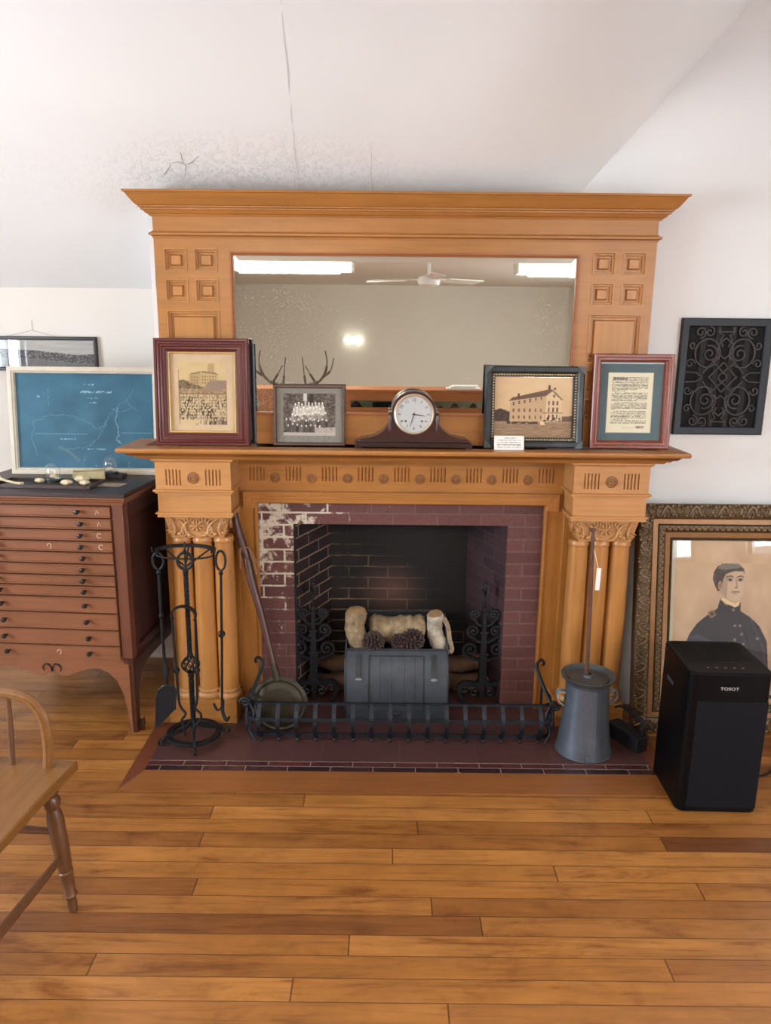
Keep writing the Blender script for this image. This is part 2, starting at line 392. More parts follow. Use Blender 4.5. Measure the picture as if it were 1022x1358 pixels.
def ell(U,V,cx,cy,a,b,rot=0):
    x=U-cx;y=V-cy; c,s=cos(rot),sin(rot); X=x*c+y*s; Y=-x*s+y*c
    return (X/a)**2+(Y/b)**2<1
def line(U,V,P,w,asp=1):
    m=np.zeros(U.shape,bool)
    for (x0,y0),(x1,y1) in zip(P[:-1],P[1:]):
        dx,dy=x1-x0,(y1-y0)*asp; l=dx*dx+dy*dy+1e-12
        t=np.clip(((U-x0)*dx+(V-y0)*asp*dy)/l,0,1); m|=((U-x0-t*dx)**2+((V-y0)*asp-t*dy)**2)<w*w
    return m
def picture(name,W,H,y,func,parent,nx=160,x0=None,z0=0):
    ny=max(2,int(nx*H/W)); x0=-W/2 if x0 is None else x0
    u=np.linspace(0,1,nx+1); v=np.linspace(0,1,ny+1); U,V=np.meshgrid(u,v)
    C=func(U,V); C=np.clip(C,0,255)/255.; C=np.where(C<=.04045,C/12.92,((C+.055)/1.055)**2.4)
    vs=np.stack([x0+U*W,np.full(U.shape,y),z0+V*H],-1).reshape(-1,3)
    i=np.arange(nx*ny); a=(i//nx)*(nx+1)+i%nx
    fs=np.stack([a,a+1,a+nx+2,a+nx+1],-1)
    me=bpy.data.meshes.new(name); me.vertices.add(len(vs)); me.vertices.foreach_set('co',vs.astype(np.float32).ravel())
    me.loops.add(len(fs)*4); me.loops.foreach_set('vertex_index',fs.astype(np.int32).ravel())
    me.polygons.add(len(fs)); me.polygons.foreach_set('loop_start',np.arange(0,len(fs)*4,4,dtype=np.int32))
    me.update(calc_edges=True)
    ca=me.color_attributes.new('Col','FLOAT_COLOR','POINT')
    ca.data.foreach_set('color',np.concatenate([C.reshape(-1,3),np.ones((C.size//3,1))],1).astype(np.float32).ravel())
    me.materials.append(PAINT); o=bpy.data.objects.new(name,me); COL.objects.link(o); o.parent=parent; return o
def fill(U,c): return np.ones(U.shape+(3,))*np.array(c,float)
def put(C,m,c): C[m]=np.array(c,float)
def crowd(C,U,V,x0,x1,y0,y1,nx,ny,seed,dark,light,sx=1.,sy=1.):
    r=np.random.default_rng(seed); w=(x1-x0)/nx
    for j in range(ny,-1,-1):
        for i in range(nx):
            cx=x0+(i+.5+.3*r.standard_normal())*w; cy=y0+(j+.5)*(y1-y0)/(ny+1)+.2*w*r.standard_normal()
            t=r.random(); body=np.array(dark)*(1-t*.9)+np.array(light)*t*.9
            put(C,ell(U,V,cx,cy-.025*sy,w*.55*sx,.035*sy),body); put(C,ell(U,V,cx,cy+.018*sy,w*.26*sx,.014*sy),np.array(light)*.95)

# ================================================================== CAMERA
cam=bpy.data.cameras.new('camera'); co=bpy.data.objects.new('camera',cam); COL.objects.link(co); SC.camera=co
cam.sensor_fit='HORIZONTAL'; cam.sensor_width=36; cam.lens=36*1000/1022; cam.clip_start=.05
pt,yw,rl=.227646,-.0013632,.0094357
fw=Vector((sin(yw)*cos(pt),cos(yw)*cos(pt),-sin(pt))); rt0=Vector((cos(yw),-sin(yw),0)); up0=rt0.cross(fw)
rt=rt0*cos(rl)+up0*sin(rl); up=-rt0*sin(rl)+up0*cos(rl)
co.matrix_world=Matrix(((rt.x,up.x,-fw.x,-.0621),(rt.y,up.y,-fw.y,-3.1779),(rt.z,up.z,-fw.z,1.647),(0,0,0,1)))

# ================================================================== THE ROOM
XL,XR,YB=-3.6,3.4,-9.0; ZC=3.5; ZL=2.42; KS=.70; YW=.03; YWL=.5; ZK=1.859
m=MB(); m.box(XL-.1,XR+.1,YB-.1,.5,-.1,0); struct(m.build('floor',FLOORM,smooth=False))
def zs(y): return ZK+KS*(YWL-y)          # the sloping plaster over the mantel
def ys(z): return YWL-(z-ZK)/KS
# back wall left of the chimney breast (with the low knee), breast, back wall on the right
m=MB(); m.box(XL,-1.03,YWL,YWL+.1,0,ZK+.02); struct(m.build('wall_left_recess',WALL_BOUNCE,smooth=False))
zb=zs(YW)
m=MB()
m.prism([(YW,0),(.7,0),(.7,1.7),(YW,zb-.004)],-1.03,-.62,'x'); m.prism([(YW,1.25),(.7,1.25),(.7,1.7),(YW,zb-.004)],-.62,.62,'x'); m.box(-.62,.62,.42,.7,0,1.25); m.box(.62,.95,YW,.5,0,2.2)
struct(m.build('wall_chimney_breast',WALL,smooth=False))
def foldx(z): return .494+(z-2.22)*.462
def diagx(z): return .697+(z-2.215)*.89
m=MB(); m.prism([(.95,0),(XR,0),(XR,ZC+.1),(diagx(ZC+.1),ZC+.1),(diagx(2.2),2.2),(.95,2.2)],YW,YW+.12)
struct(m.build('wall_right_of_breast',WALL,smooth=False))
m=MB(); rows=40; cols=14; vs=[]; fs=[]
for i in range(rows+1):
    z=ZK+(ZC+.02-ZK)*i/rows; y=ys(z); fx=foldx(z); zd=2.215+(z-2.22)*(1.618 if z>2.22 else 1.)
    A_=Vector((fx-.4,y,z)); B_=Vector((fx,y,z)); C_=Vector((diagx(zd),YW+.001,zd))
    vs+=[(XL,y,z),(-1.2,y,z)]+[tuple(A_*(1-t)**2+B_*2*t*(1-t)+C_*t*t) for t in [k/(cols) for k in range(cols+1)]]
nc=cols+3
for i in range(rows):
    for k in range(nc-1): fs.append((i*nc+k,i*nc+k+1,(i+1)*nc+k+1,(i+1)*nc+k))
m.add(vs,fs); struct(m.build('ceiling_slope',SLOPE,ang=60,fix=False))
m=MB(); m.box(XL,XR,-2.8,-1.8,ZC,ZC+.08); m.box(.9,XR,-1.8,.2,ZC,ZC+.08); m.box(XL,XR,-2.88,-2.8,ZL,ZC); m.box(XL,XR,YB,-2.8,ZL,ZL+.08)
struct(m.build('ceiling',plaster('plaster_ceiling',(230,225,214)),smooth=False))
# hairline cracks in the plaster, worn lines in plain grey
def crack(name,pts,w=.0011,wall=False):
    P=[]
    for (x,z) in pts: P.append((x,(YW-.0005) if wall else ys(z)-.0006,z))
    P=resample(P,5); P=[(p[0]+random.uniform(-.003,.003),p[1],p[2]+random.uniform(-.002,.002)) for p in P]
    q=MB(); q.tube(P,[w*random.uniform(.5,1.3) for _ in P],4); struct(q.build(name,plain('crack_grey',(196,195,194),.9,0,.05,20,0)))
crack('trim_1',[(-.415,2.21),(-.41,2.35),(-.405,2.5),(-.39,2.68)],.0005); crack('trim_2',[(-.13,2.21),(-.133,2.28),(-.13,2.34)],.0008)
crack('trim_3',[(-1.012,2.13),(-1.006,2.0),(-1.012,1.85),(-1.0,1.72),(-1.006,1.5)],.0012,True)
crack('trim_4',[(-.93,2.25),(-.88,2.285),(-.83,2.28),(-.78,2.30)],.0022); crack('trim_5',[(-.85,2.25),(-.84,2.27),(-.845,2.31)],.0015)
# side walls with windows, far wall
WINL=[(-2.3,-1.2,.85,2.15),(-3.35,-2.6,.85,2.15)]; WINR=[(-4.1,-3.0,.9,2.15),(-6.6,-5.4,.9,2.15)]
def sidewall(name,X,th,wins,mat_):
    q=MB(); q.holes(YB,.6,0,3.6,[(a,b,c,d) for a,b,c,d in wins],0,th)
    # built facing -Y, turned to face the room
    for i,(x,y,z) in enumerate(q.v): q.v[i]=(X+ (y if X>0 else -y),x,z)
    struct(q.build(name,mat_,smooth=False))
sidewall('wall_left',XL,.1,WINL,ROOMW); sidewall('wall_right',XR,.1,WINR,WALL)
m=MB(); m.box(XL-.1,XR+.1,YB-.1,YB,0,3.05); struct(m.build('wall_far',ROOMW,smooth=False))
wi=0
for X,wins in ((XL,WINL),(XR,WINR)):
    s=1 if X>0 else -1
    for a,b,c,d in wins:
        wi+=1; q=MB()
        for (y0,y1,z0,z1) in ((a-.07,a,c-.07,d+.07),(b,b+.07,c-.07,d+.07),(a,b,d,d+.07),(a,b,c-.07,c),(a,b,(c+d)/2-.02,(c+d)/2+.02),((a+b)/2-.012,(a+b)/2+.012,c,d)):
            q.box(X-s*.02,X+s*.05,y0,y1,z0,z1)
        w=struct(q.build('window_%d'%wi,WHITEP,bevel=.004))
        g=MB(); g.box(X+s*.03,X+s*.034,a,b,c,d); g.build('pane',GLASS,w)
        l=bpy.data.lights.new('daylight','AREA'); l.shape='RECTANGLE'; l.size=b-a; l.size_y=d-c
        l.energy={1:58,2:70,3:56,4:48}[wi]; l.color=(.80,.90,1.)
        lo=bpy.data.objects.new('daylight',l); COL.objects.link(lo); lo.location=(X+s*.07,(a+b)/2,(c+d)/2); lo.rotation_euler=(0,R(90)*s,0)
# light aims along local -Z: +90deg about Y sends -Z to -X
# ---- wooden border boards round the hearth
BORD=wood('border_board',(136,84,44),'x',.35,.2); BORDY=wood('border_board_side',(104,56,36),'y',.35,.2)
h0,h1=-.99,.99
m=MB(); m.prism([(-1.05,-.69),(1.05,-.69),(h1,-.555),(h0,-.555)],.0,.003,'z'); struct(m.build('trim_6',BORD,smooth=False))
m=MB(); m.prism([(-1.05,-.69),(h0,-.555),(h0,-.19),(-1.05,-.19)],.0,.003,'z'); m.prism([(h1,-.555),(1.05,-.69),(1.05,-.19),(h1,-.19)],0,.003,'z'); struct(m.build('trim_7',BORDY,smooth=False))

# ================================================================== HEARTH
he=thing('tiled_hearth','dark red-brown tiled hearth set flush in the wooden floor','hearth')
m=MB(); m.box(h0,h1,-.488,0,-.01,.005); m.box(-.46,.46,0,.34,-.01,.005); m.build('hearth_slab',HEARTHM,he,smooth=False)
m=MB(); m.box(h0,h1,-.555,-.5215,-.01,.005); m.build('glazed_tile_row',TILEB,he,smooth=False)
m=MB(); m.box(h0,h1,-.5215,-.488,-.01,.005); m.build('glazed_tile_row',TILEA,he,smooth=False)

# ================================================================== BRICK FIREBOX
fb=thing('brick_fireplace','brick fireplace opening with sooty black firebox and white-stained left bricks','fireplace')
o=.465; t=.854
m_=[BRICK_FACE]
uvquad('brick_surround',[
 ([(-.63,0,0),(-o,0,0),(-o,0,t),(-.63,0,t)],(-.63,-o,0,t),0),
 ([(o,0,0),(.63,0,0),(.63,0,t),(o,0,t)],(o,.63,0,t),0),
 ([(-.63,0,t),(.63,0,t),(.63,0,.96),(-.63,0,.96)],(-.63,.63,t,.96),0)],m_,fb)
B=.328; D=.33; H=1.2
uvquad('firebox_back',[([(-B,D,0),(B,D,0),(B,D,H),(-B,D,H)],(-B,B,0,H),0)],[BRICK_BACK],fb)
ln=math.hypot(o-B,D)
uvquad('firebox_left_side',[([(-o,0,0),(-B,D,0),(-B,D,H),(-o,0,H)],(-ln,0,0,H),0)],[BRICK_SIDE_L],fb)
uvquad('firebox_right_side',[([(B,D,0),(o,0,0),(o,0,H),(B,D,H)],(0,ln,0,H),0)],[BRICK_SIDE_R],fb)
m=MB(); m.add([(-o,.0,t),(o,.0,t),(o,.11,t),(-o,.11,t),(-o,.11,H),(o,.11,H),(-o,D,H),(o,D,H)],[(0,1,2,3),(3,2,5,4),(4,5,7,6)])
m.build('smoke_throat',plain('soot_black',(14,12,12),.95),fb,smooth=False)
m=MB(); m.box(-o-.001,-o+.006,-.002,.012,0,t); m.build('steel_edge_bar',IRONB,fb)

# ================================================================== MANTELPIECE
mt=thing('oak_mantelpiece','carved golden oak mantelpiece with overmantel mirror around the brick fireplace','mantelpiece')
def P(q,name,mat_,bevel=0,parent=None,l=None,**k):
    ob=q.build(name,mat_,parent or mt,bevel=bevel,**k)
    if l: lab(ob,l)
    return ob
# shelf
m=MB(); prof=[(0,1.165),(.012,1.165),(.018,1.172),(.03,1.174),(.036,1.181),(.05,1.184),(.062,1.196),(.066,1.197),(.066,1.1985),(.085,1.2),(.088,1.208),(.085,1.217),(0,1.217)]
m.molding(prof,-1.03,1.03,-.193,.028); P(m,'mantel_shelf',OAKX)
# frieze
def flutes(cx,w=.076,n=5,z0=1.048,z1=1.108):
    p=w/(n-1+.45) ; return [(cx-w/2+i*p,cx-w/2+i*p+p*.45,z0,z1) for i in range(n)]
hs=[]
rx=[-.536+i*.1535 for i in range(8)]
for i in range(9): hs+=flutes(-.536-.0768+i*.1535,.066)
m=MB(); m.holes(-.69,.69,1.0,1.166,hs,-.02,-.008); m.box(-.69,.69,-.013,.0,1.0,1.166); fr=P(m,'frieze',OAKX,smooth=False)
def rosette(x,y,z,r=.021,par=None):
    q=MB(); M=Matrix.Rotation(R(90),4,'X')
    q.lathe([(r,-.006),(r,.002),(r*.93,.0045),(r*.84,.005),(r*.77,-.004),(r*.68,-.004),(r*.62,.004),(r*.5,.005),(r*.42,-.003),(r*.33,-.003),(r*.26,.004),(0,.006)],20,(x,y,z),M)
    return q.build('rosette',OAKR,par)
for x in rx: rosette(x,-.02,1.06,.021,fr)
# architrave over the bricks, with short mitred returns
prof=[(0,0),(0,.022),(.004,.026),(.012,.026),(.014,.022),(.02,.022),(.022,.018),(.032,.018),(.034,.013),(.05,.012),(.054,.008),(.054,0)]
m=MB()
zt_=1.005
for (d,h) in prof: m.v+=[(-.675+d,-.02-h,.93),(-.675+d,-.02-h,zt_-d),(.675-d,-.02-h,zt_-d),(.675-d,-.02-h,.93)]
n=len(prof)
for i in range(n-1):
    for k in range(3): m.f.append((i*4+k,i*4+k+1,i*4+5+k,i*4+4+k)); m.m.append(0)
m.f.append(tuple(i*4 for i in range(n))); m.f.append(tuple(i*4+3 for i in range(n))); m.m+=[0,0]
P(m,'architrave',OAKX)
for s in (-1,1):
    q=MB(); q.box(s*.62,s*.76,-.02,.028,0,1.0); q.box(s*.616,s*.626,-.03,.02,0,.95); q.box(s*.626,s*.631,-.025,0,0,.95); P(q,'jamb_panel',OAKZ,.001)
    cx=s*.842
    # block with flutes and rosette
    q=MB(); a,b=(cx-.152,cx+.152)
    hh=flutes(cx-.08,.062,5,1.058,1.122)+flutes(cx+.08,.062,5,1.058,1.122)
    q.holes(a,b,1.03,1.166,hh,-.192,-.182); q.box(a,b,-.184,.028,1.03,1.166)
    q.box(a+.004,b-.004,-.188,.028,.94,1.03)
    q.molding([(0,1.024),(.004,1.024),(.004,1.029),(.011,1.032),(.011,1.038),(.004,1.041),(0,1.041)],a,b,-.192,.0)
    q.molding([(0,.924),(-.012,.924),(-.012,.931),(-.004,.934),(.006,.938),(.006,.944),(0,.946)],a,b,-.192,.0)
    q.molding([(0,1.152),(.004,1.152),(.012,1.16),(.012,1.168),(0,1.168)],a,b,-.192,.0)
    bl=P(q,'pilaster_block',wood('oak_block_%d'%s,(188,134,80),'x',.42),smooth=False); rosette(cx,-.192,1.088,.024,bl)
    # carved capital: flared bell, leaves, scrolls and star flower
    q=MB(); W0,W1=.12,.136
    q.prism([(cx-W0+.012,.832),(cx+W0-.012,.832),(cx+W0-.004,.86),(cx+W1-.006,.905),(cx+W1,.924),(cx-W1,.924),(cx-W1+.006,.905),(cx-W0+.004,.86)],-.163,.0)
    yf=-.166
    q.ball((cx,yf-.008,.882),.007,8)
    for k in range(8):
        an=k*pi/4+pi/2; c_,s_=cos(an),sin(an)
        q.ball((cx+c_*.018,yf-.004,.884+s_*.016),.014,6,(1,.35,.32),Matrix.Rotation(-an,4,'Y'))
    for sd in (-1,1):
        q.tube([(cx+sd*(x),yf-.004,z) for x,z in ((.012,.838),(.03,.842),(.046,.858),(.05,.88),(.066,.9),(.084,.91))],[.003,.005,.006,.006,.005,.003],6)
        q.tube([(cx+sd*(x),yf-.004,z) for x,z in ((.03,.905),(.045,.895),(.06,.87),(.066,.845))],[.002,.005,.006,.003],6)
        q.tube([(p[0],yf-.005-.004*i/26,p[2]) for i,p in enumerate(spiral(cx+sd*.06,.852,.017,1.5,pi/2,sd))],.0038,6)
        q.tube([(p[0],yf-.006,p[2]) for p in spiral(cx+sd*.112,.905,.014,1.5,-pi/2,-sd)],.004,6)
        q.tube([(cx+sd*x,yf-.006,z) for x,z in ((.1,.9),(.092,.88),(.09,.86),(.098,.842))],[.004,.006,.006,.003],6)
        for k in range(6):
            an=R(200+k*28)
            q.ball((cx+sd*(.106-.0+.012*cos(an)),yf-.004,.872+.02*sin(an)),.0105,6,(1,.4,.3),Matrix.Rotation(-math.atan2(sin(an),sd*cos(an)),4,'Y'))
        q.ball((cx+sd*.034,yf-.006,.845),.009,8,(1,.7,1)); q.ball((cx+sd*.075,yf-.006,.85),.008,8,(1,.7,1))
        for k in range(5):
            an=R(35+k*22); q.ball((cx+sd*(.03+.03*cos(an)),yf-.003,.872+.034*sin(an)),.013,6,(1,.35,.3),Matrix.Rotation(-math.atan2(sin(an),sd*cos(an)),4,'Y'))
        # side face scroll
        q.tube([(cx+sd*(.128),-.1+p[0],p[2]) for p in spiral(0,.88,.03,1.6,0)],.004,6)
    P(q,'carved_capital',OAKC,l='carved oak capital with star flower and leaf scrolls')
    q=MB(); q.box(cx-s*.148,cx+s*(.166 if s<0 else .14),-.05,.028,.11 if s>0 else 0,.926); P(q,'backing_panel',OAKZ,.002)
    for k in (-1,0,1):
        c_=(cx+k*.087-s*.012,-.128,0); q=MB()
        q.lathe([(.0415,.15),(.0425,.3),(.0425,.55),(.0395,.78),(.0385,.808),(.042,.81),(.0435,.815),(.042,.822),(.041,.824),(.041,.834)],28,c_)
        cb=P(q,'column',OAKP)
        q=MB(); q.lathe([(.05,.11),(.053,.116),(.053,.124),(.049,.131),(.045,.134),(.045,.138),(.048,.143),(.047,.149),(.0415,.152)],28,c_); P(q,'column_base',OAKC,parent=cb)
    q=MB(); q.box(cx-.152+(.0 if s<0 else -.012),cx+.128+(.012 if s<0 else .0),-.19,.028,0,.11); P(q,'plinth',OAKX,.002)
# overmantel
yo=-.1
def panels():
    out=[]
    for s in (-1,1):
        xs_=sorted((s*.83-.0,)); c=s*.834
        for (z0,z1) in ((1.89,1.977),(1.775,1.862),(1.44,1.527),(1.325,1.412)):
            out.append((c-.104,c-.014,z0,z1)); out.append((c+.014,c+.104,z0,z1))
        out.append((c-.104,c+.104,1.555,1.744))
    return out
PN=panels()
m=MB(); m.holes(-.974,.974,1.217,2.1,PN+[(-.682,.682,1.334,1.967)],yo,yo+.022); 
m.box(-.974,-.96,yo+.022,.028,1.217,2.17); m.box(.96,.974,yo+.022,.028,1.217,2.17); m.box(-.96,.96,0,.028,1.217,2.17)
om=P(m,'overmantel_frame',OAKX,smooth=False)
m=MB(); m.box(-.67,.67,yo-.004,yo,1.217,1.268); P(m,'lower_rail',OAKX,.0015)
for a,b,c,d in PN:
    q=MB(); q.ring(a,b,c,d,[(0,-.0),(0,.003),(.005,.003),(.007,-.007),(.012,-.007),(.014,-.016),(.022,-.016),(.027,-.006),(.033,-.006)],yo)
    q.add([(a+.033,yo+.006,c+.033),(b-.033,yo+.006,c+.033),(b-.033,yo+.006,d-.033),(a+.033,yo+.006,d-.033)],[(0,1,2,3)]) if (b-a)>.12 else \
    q.add([(a+.033,yo+.006,c+.033),(b-.033,yo+.006,c+.033),(b-.033,yo+.006,d-.033),(a+.033,yo+.006,d-.033)],[(0,1,2,3)])
    P(q,'raised_panel',OAKP,ang=20)
m=MB(); m.molding([(0,2.014),(.003,2.014),(.004,2.02),(.014,2.024),(.014,2.032),(.006,2.035),(.003,2.04),(0,2.04)],-.974,.974,yo,.0)
m.box(-.972,.972,yo-.003,0,2.04,2.1); P(m,'fascia_molding',OAKX)
m=MB(); m.molding([(0,2.094),(.01,2.094),(.012,2.099),(.02,2.102),(.028,2.112),(.034,2.113),(.034,2.119),(.042,2.121),(.042,2.126),(.048,2.128),(.056,2.136),(.068,2.152),(.078,2.166),(.084,2.168),(.086,2.175),(0,2.175)],-.974,.974,yo,.026)
P(m,'cornice',OAKX,ang=25)
m=MB(); m.ring(-.682,.682,1.334,1.967,[(0,.0),(0,.005),(.006,.005),(.009,.001),(.013,0),(.013,-.01)],yo); P(m,'mirror_molding',wood('oak_dark_edge',(150,88,44),'x'),ang=20)
# mirror glass, bevelled edge, foxed silver
def mirror_mat():
    mm,nt,b=mat('foxed_mirror'); v=coords(nt); b.inputs['Metallic'].default_value=1
    n1=noise(nt,v,7,5,.7); n2=noise(nt,v,230,3,.8)
    s=N(nt,'ShaderNodeSeparateXYZ'); L(nt,v,s.inputs[0])
    ex=math_(nt,'MULTIPLY_ADD',s.outputs[0],-2.3,-.62)      # more foxing toward the left end and the foot
    ez=math_(nt,'MULTIPLY_ADD',s.outputs[2],-1.8,2.75)
    e=math_(nt,'MULTIPLY',math_(nt,'MINIMUM',math_(nt,'MAXIMUM',ex,0.),1.),math_(nt,'MINIMUM',math_(nt,'MAXIMUM',math_(nt,'ADD',ez,.45),.1),1.))
    k=math_(nt,'MULTIPLY',math_(nt,'GREATER_THAN',math_(nt,'ADD',n2,math_(nt,'MULTIPLY',e,.22)),math_(nt,'MULTIPLY_ADD',n1,-.2,.77)),.6)
    col=mix(nt,k,lin((198,198,191)),lin((150,148,140)))
    L(nt,col,b.inputs['Base Color']); L(nt,math_(nt,'MULTIPLY_ADD',k,.5,.012),b.inputs['Roughness']); return mm
MIR=mirror_mat()
m=MB(); a,b,c,d=-.669,.669,1.347,1.954; e=.022
m.ring(a,b,c,d,[(0,-.0086),(e,-.008)],yo); m.add([(a+e,yo+.008,c+e),(b-e,yo+.008,c+e),(b-e,yo+.008,d-e),(a+e,yo+.008,d-e)],[(0,1,2,3)])
mo=m.build('mirror_glass',MIR,mt,smooth=False,fix=False)
# ================================================================== FRAMES ON THE SHELF
SH=1.217
def frame(name,label,cat,xc,y,z,W,H,lean,prof,fmat,parts,rotz=0,depth=.02,inner=None,glass=True,bevel=0):
    """standing frame, bottom edge centre at (xc,y,z), leaning back by 'lean' degrees; local: X right, Z up, front at y=0"""
    t=thing(name,label,cat,(xc,y,z),(R(-lean),0,R(rotz)))
    q=MB(); q.ring(-W/2,W/2,0,H,prof,0)
    k=prof[-1][0]
    q.ring(-W/2,W/2,0,H,[(0,prof[0][1]),(0,-depth),(k,-depth),(k,prof[-1][1])],0)
    f=q.build('frame',fmat,t)
    q=MB(); q.box(-W/2+k-.004,W/2-k+.004,depth-.004,depth,k-.004,H-k+.004); q.build('backing_board',BACKC,t)
    if glass:
        q=MB(); q.add([(-W/2+k,.004,k),(W/2-k,.004,k),(W/2-k,.004,H-k),(-W/2+k,.004,H-k)],[(0,1,2,3)]); q.build('glass',PICGLASS,t,smooth=False)
    return t,f
BACKC=plain('backing_card',(120,100,80),.9)
# 1 tall mahogany frame with two sepia views
def ph1(U,V):
    C=fill(U,(196,170,138)); C+=(vnoise(U,V,5,3)[...,None]-.5)*22
    a,b,c,d=.14,.86,.10,.88
    sky=(U>a)&(U<b)&(V>.5)&(V<d); C[sky]=np.array((196,172,128))+ (vnoise(U,V,6,8)[sky][:,None]-.5)*20
    g=(U>a)&(U<b)&(V>.485)&(V<.60+.05*vnoise(U,V,6,9)); C[g]=np.array((150,125,92))+(vnoise(U,V,30,10)[g][:,None]-.5)*70
    hill=(U>a)&(U<.5)&(V>.55)&(V<.66-.18*np.abs(U-.2)); C[hill]=np.array((112,92,68))+(vnoise(U,V,40,12)[hill][:,None]-.5)*70
    put(C,poly(U,V,[(.3,.62),(.47,.58),(.47,.745),(.3,.72)]),(172,146,104)); put(C,poly(U,V,[(.47,.57),(.74,.63),(.74,.72),(.66,.745),(.47,.75)]),(184,158,114))
    put(C,poly(U,V,[(.58,.74),(.68,.74),(.68,.85),(.66,.86),(.6,.86),(.58,.84)]),(170,146,106)); put(C,poly(U,V,[(.3,.72),(.47,.745),(.47,.765),(.33,.74)]),(128,108,78)); put(C,poly(U,V,[(.47,.75),(.74,.72),(.7,.75),(.5,.77)]),(136,114,82))
    for i in range(6):
        for j in range(3): put(C,(abs(U-(.5+.038*i))<.009)&(abs(V-(.62+.04*j))<.011),(120,98,70))
    for i in range(3):
        for j in range(3): put(C,(abs(U-(.34+.04*i))<.009)&(abs(V-(.62+.035*j))<.01),(126,104,74))
    put(C,poly(U,V,[(.55,.5),(.86,.56),(.86,.655),(.62,.65),(.55,.6)]),(140,118,100))
    p=(U>a)&(U<b)&(V>c)&(V<.485); C[p]=np.array((150,126,92))+(vnoise(U,V,26,31)[p][:,None]-.5)*60
    D=C.copy(); crowd(D,U,V,a+.02,b-.02,c+.03,.46,26,8,77,(52,40,30),(214,190,150),1,.9); C[p]=D[p]
    put(C,p&(V<.16)&(U<.5)&(vnoise(U,V,20,5)>.4),(196,170,132))
    put(C,(abs(V-.488)<.003)&(U>a)&(U<b),(90,72,52)); put(C,(abs(U-a)<.004)&(V<.78)&(V>c),(96,78,58))
    ed=(U<.02)|(V<.015)|(V>.985); put(C,ed,(170,148,116)); return C
W,Hh=.37,.42
pr=[(0,.0),(0,.016),(.004,.02),(.010,.02),(.012,.016),(.017,.019),(.021,.019),(.023,.015),(.029,.017),(.032,.016),(.034,.012),(.041,.012),(.046,.006),(.05,.004),(.052,-.004)]
t1,f1=frame('picture_frame','tall mahogany frame with two sepia views, left end of the mantel shelf','picture frame',-.797,-.172,SH,W,Hh,4.5,pr,MAHOG,1)
q=MB(); q.ring(-W/2+.05,W/2-.05,.05,Hh-.05,[(0,.002),(.003,.006),(.007,.005),(.009,-.002)]); q.build('gilt_liner',plain('gilt_liner',(196,164,104),.4,.6),t1)
picture('print',W-.104,Hh-.104,.006,ph1,t1,150,z0=.052)
# black-edged frame hidden behind it
t,f=frame('black_picture_frame','thin black frame mostly hidden behind the tall mahogany frame','picture frame',-.738,-.108,SH+.0,.285,.40,.3,[(0,0),(0,.003),(.006,.006),(.014,.004),(.016,0)],plain('black_lacquer',(30,26,28),.4),1,depth=.006,glass=False)
q=MB(); q.box(-.13,.13,.001,.003,.014,.386); q.build('print',plain('grey_print',(90,84,80),.8),t)
# 2 grey school photograph
def ph2(U,V):
    C=fill(U,(128,124,116)); C+=(vnoise(U,V,40,3)[...,None]-.5)*14
    p=(U>.1)&(U<.9)&(V>.13)&(V<.9); X=(U-.1)/.8; Y=(V-.13)/.77
    n=vnoise(U,V,34,21)
    C[p]=(np.array((84,76,70))+(n[...,None]-.5)*110)[p]
    D=C.copy()
    put(D,p&(abs(X-.42)<.035)&(Y>.82),(200,194,180)); put(D,p&(X>.5)&(X<.58)&(Y>.66),(50,44,42))
    for (y,x0,x1,n_,dk,lt) in ((.72,.2,.78,9,(170,164,152),(232,226,212)),(.6,.17,.8,10,(180,174,162),(236,230,216)),(.47,.14,.84,11,(120,112,104),(230,224,210)),(.33,.02,.86,11,(60,52,50),(220,212,198)),(.2,.05,.74,8,(46,40,40),(214,206,192))):
        r=np.random.default_rng(int(y*100))
        for i in range(n_):
            cx=x0+(i+.5)*(x1-x0)/n_; cy=y+.02*r.standard_normal(); k=r.random()
            put(D,ell(X,Y,cx,cy-.06,.03,.085),np.array(dk)*(1-k*.4)+np.array(lt)*k*.4); put(D,ell(X,Y,cx,cy+.045,.015,.025),lt)
    put(D,p&(Y<.2)&(X>.6)&(n>.3),(170,160,150)); put(D,p&(Y<.07),(176,168,156)); C[p]=D[p]
    return C
t,f=frame('small_picture_frame','small grey framed school class photograph between the mahogany frame and the clock','picture frame',-.377,-.14,SH,.288,.242,4.5,[(0,0),(0,.006),(.003,.009),(.009,.009),(.012,.004),(.013,-.002)],wood('worn_dark_frame',(94,72,62),'x',.6,.4,0),1,depth=.012)
picture('print',.264,.218,.006,ph2,t,150,z0=.012)
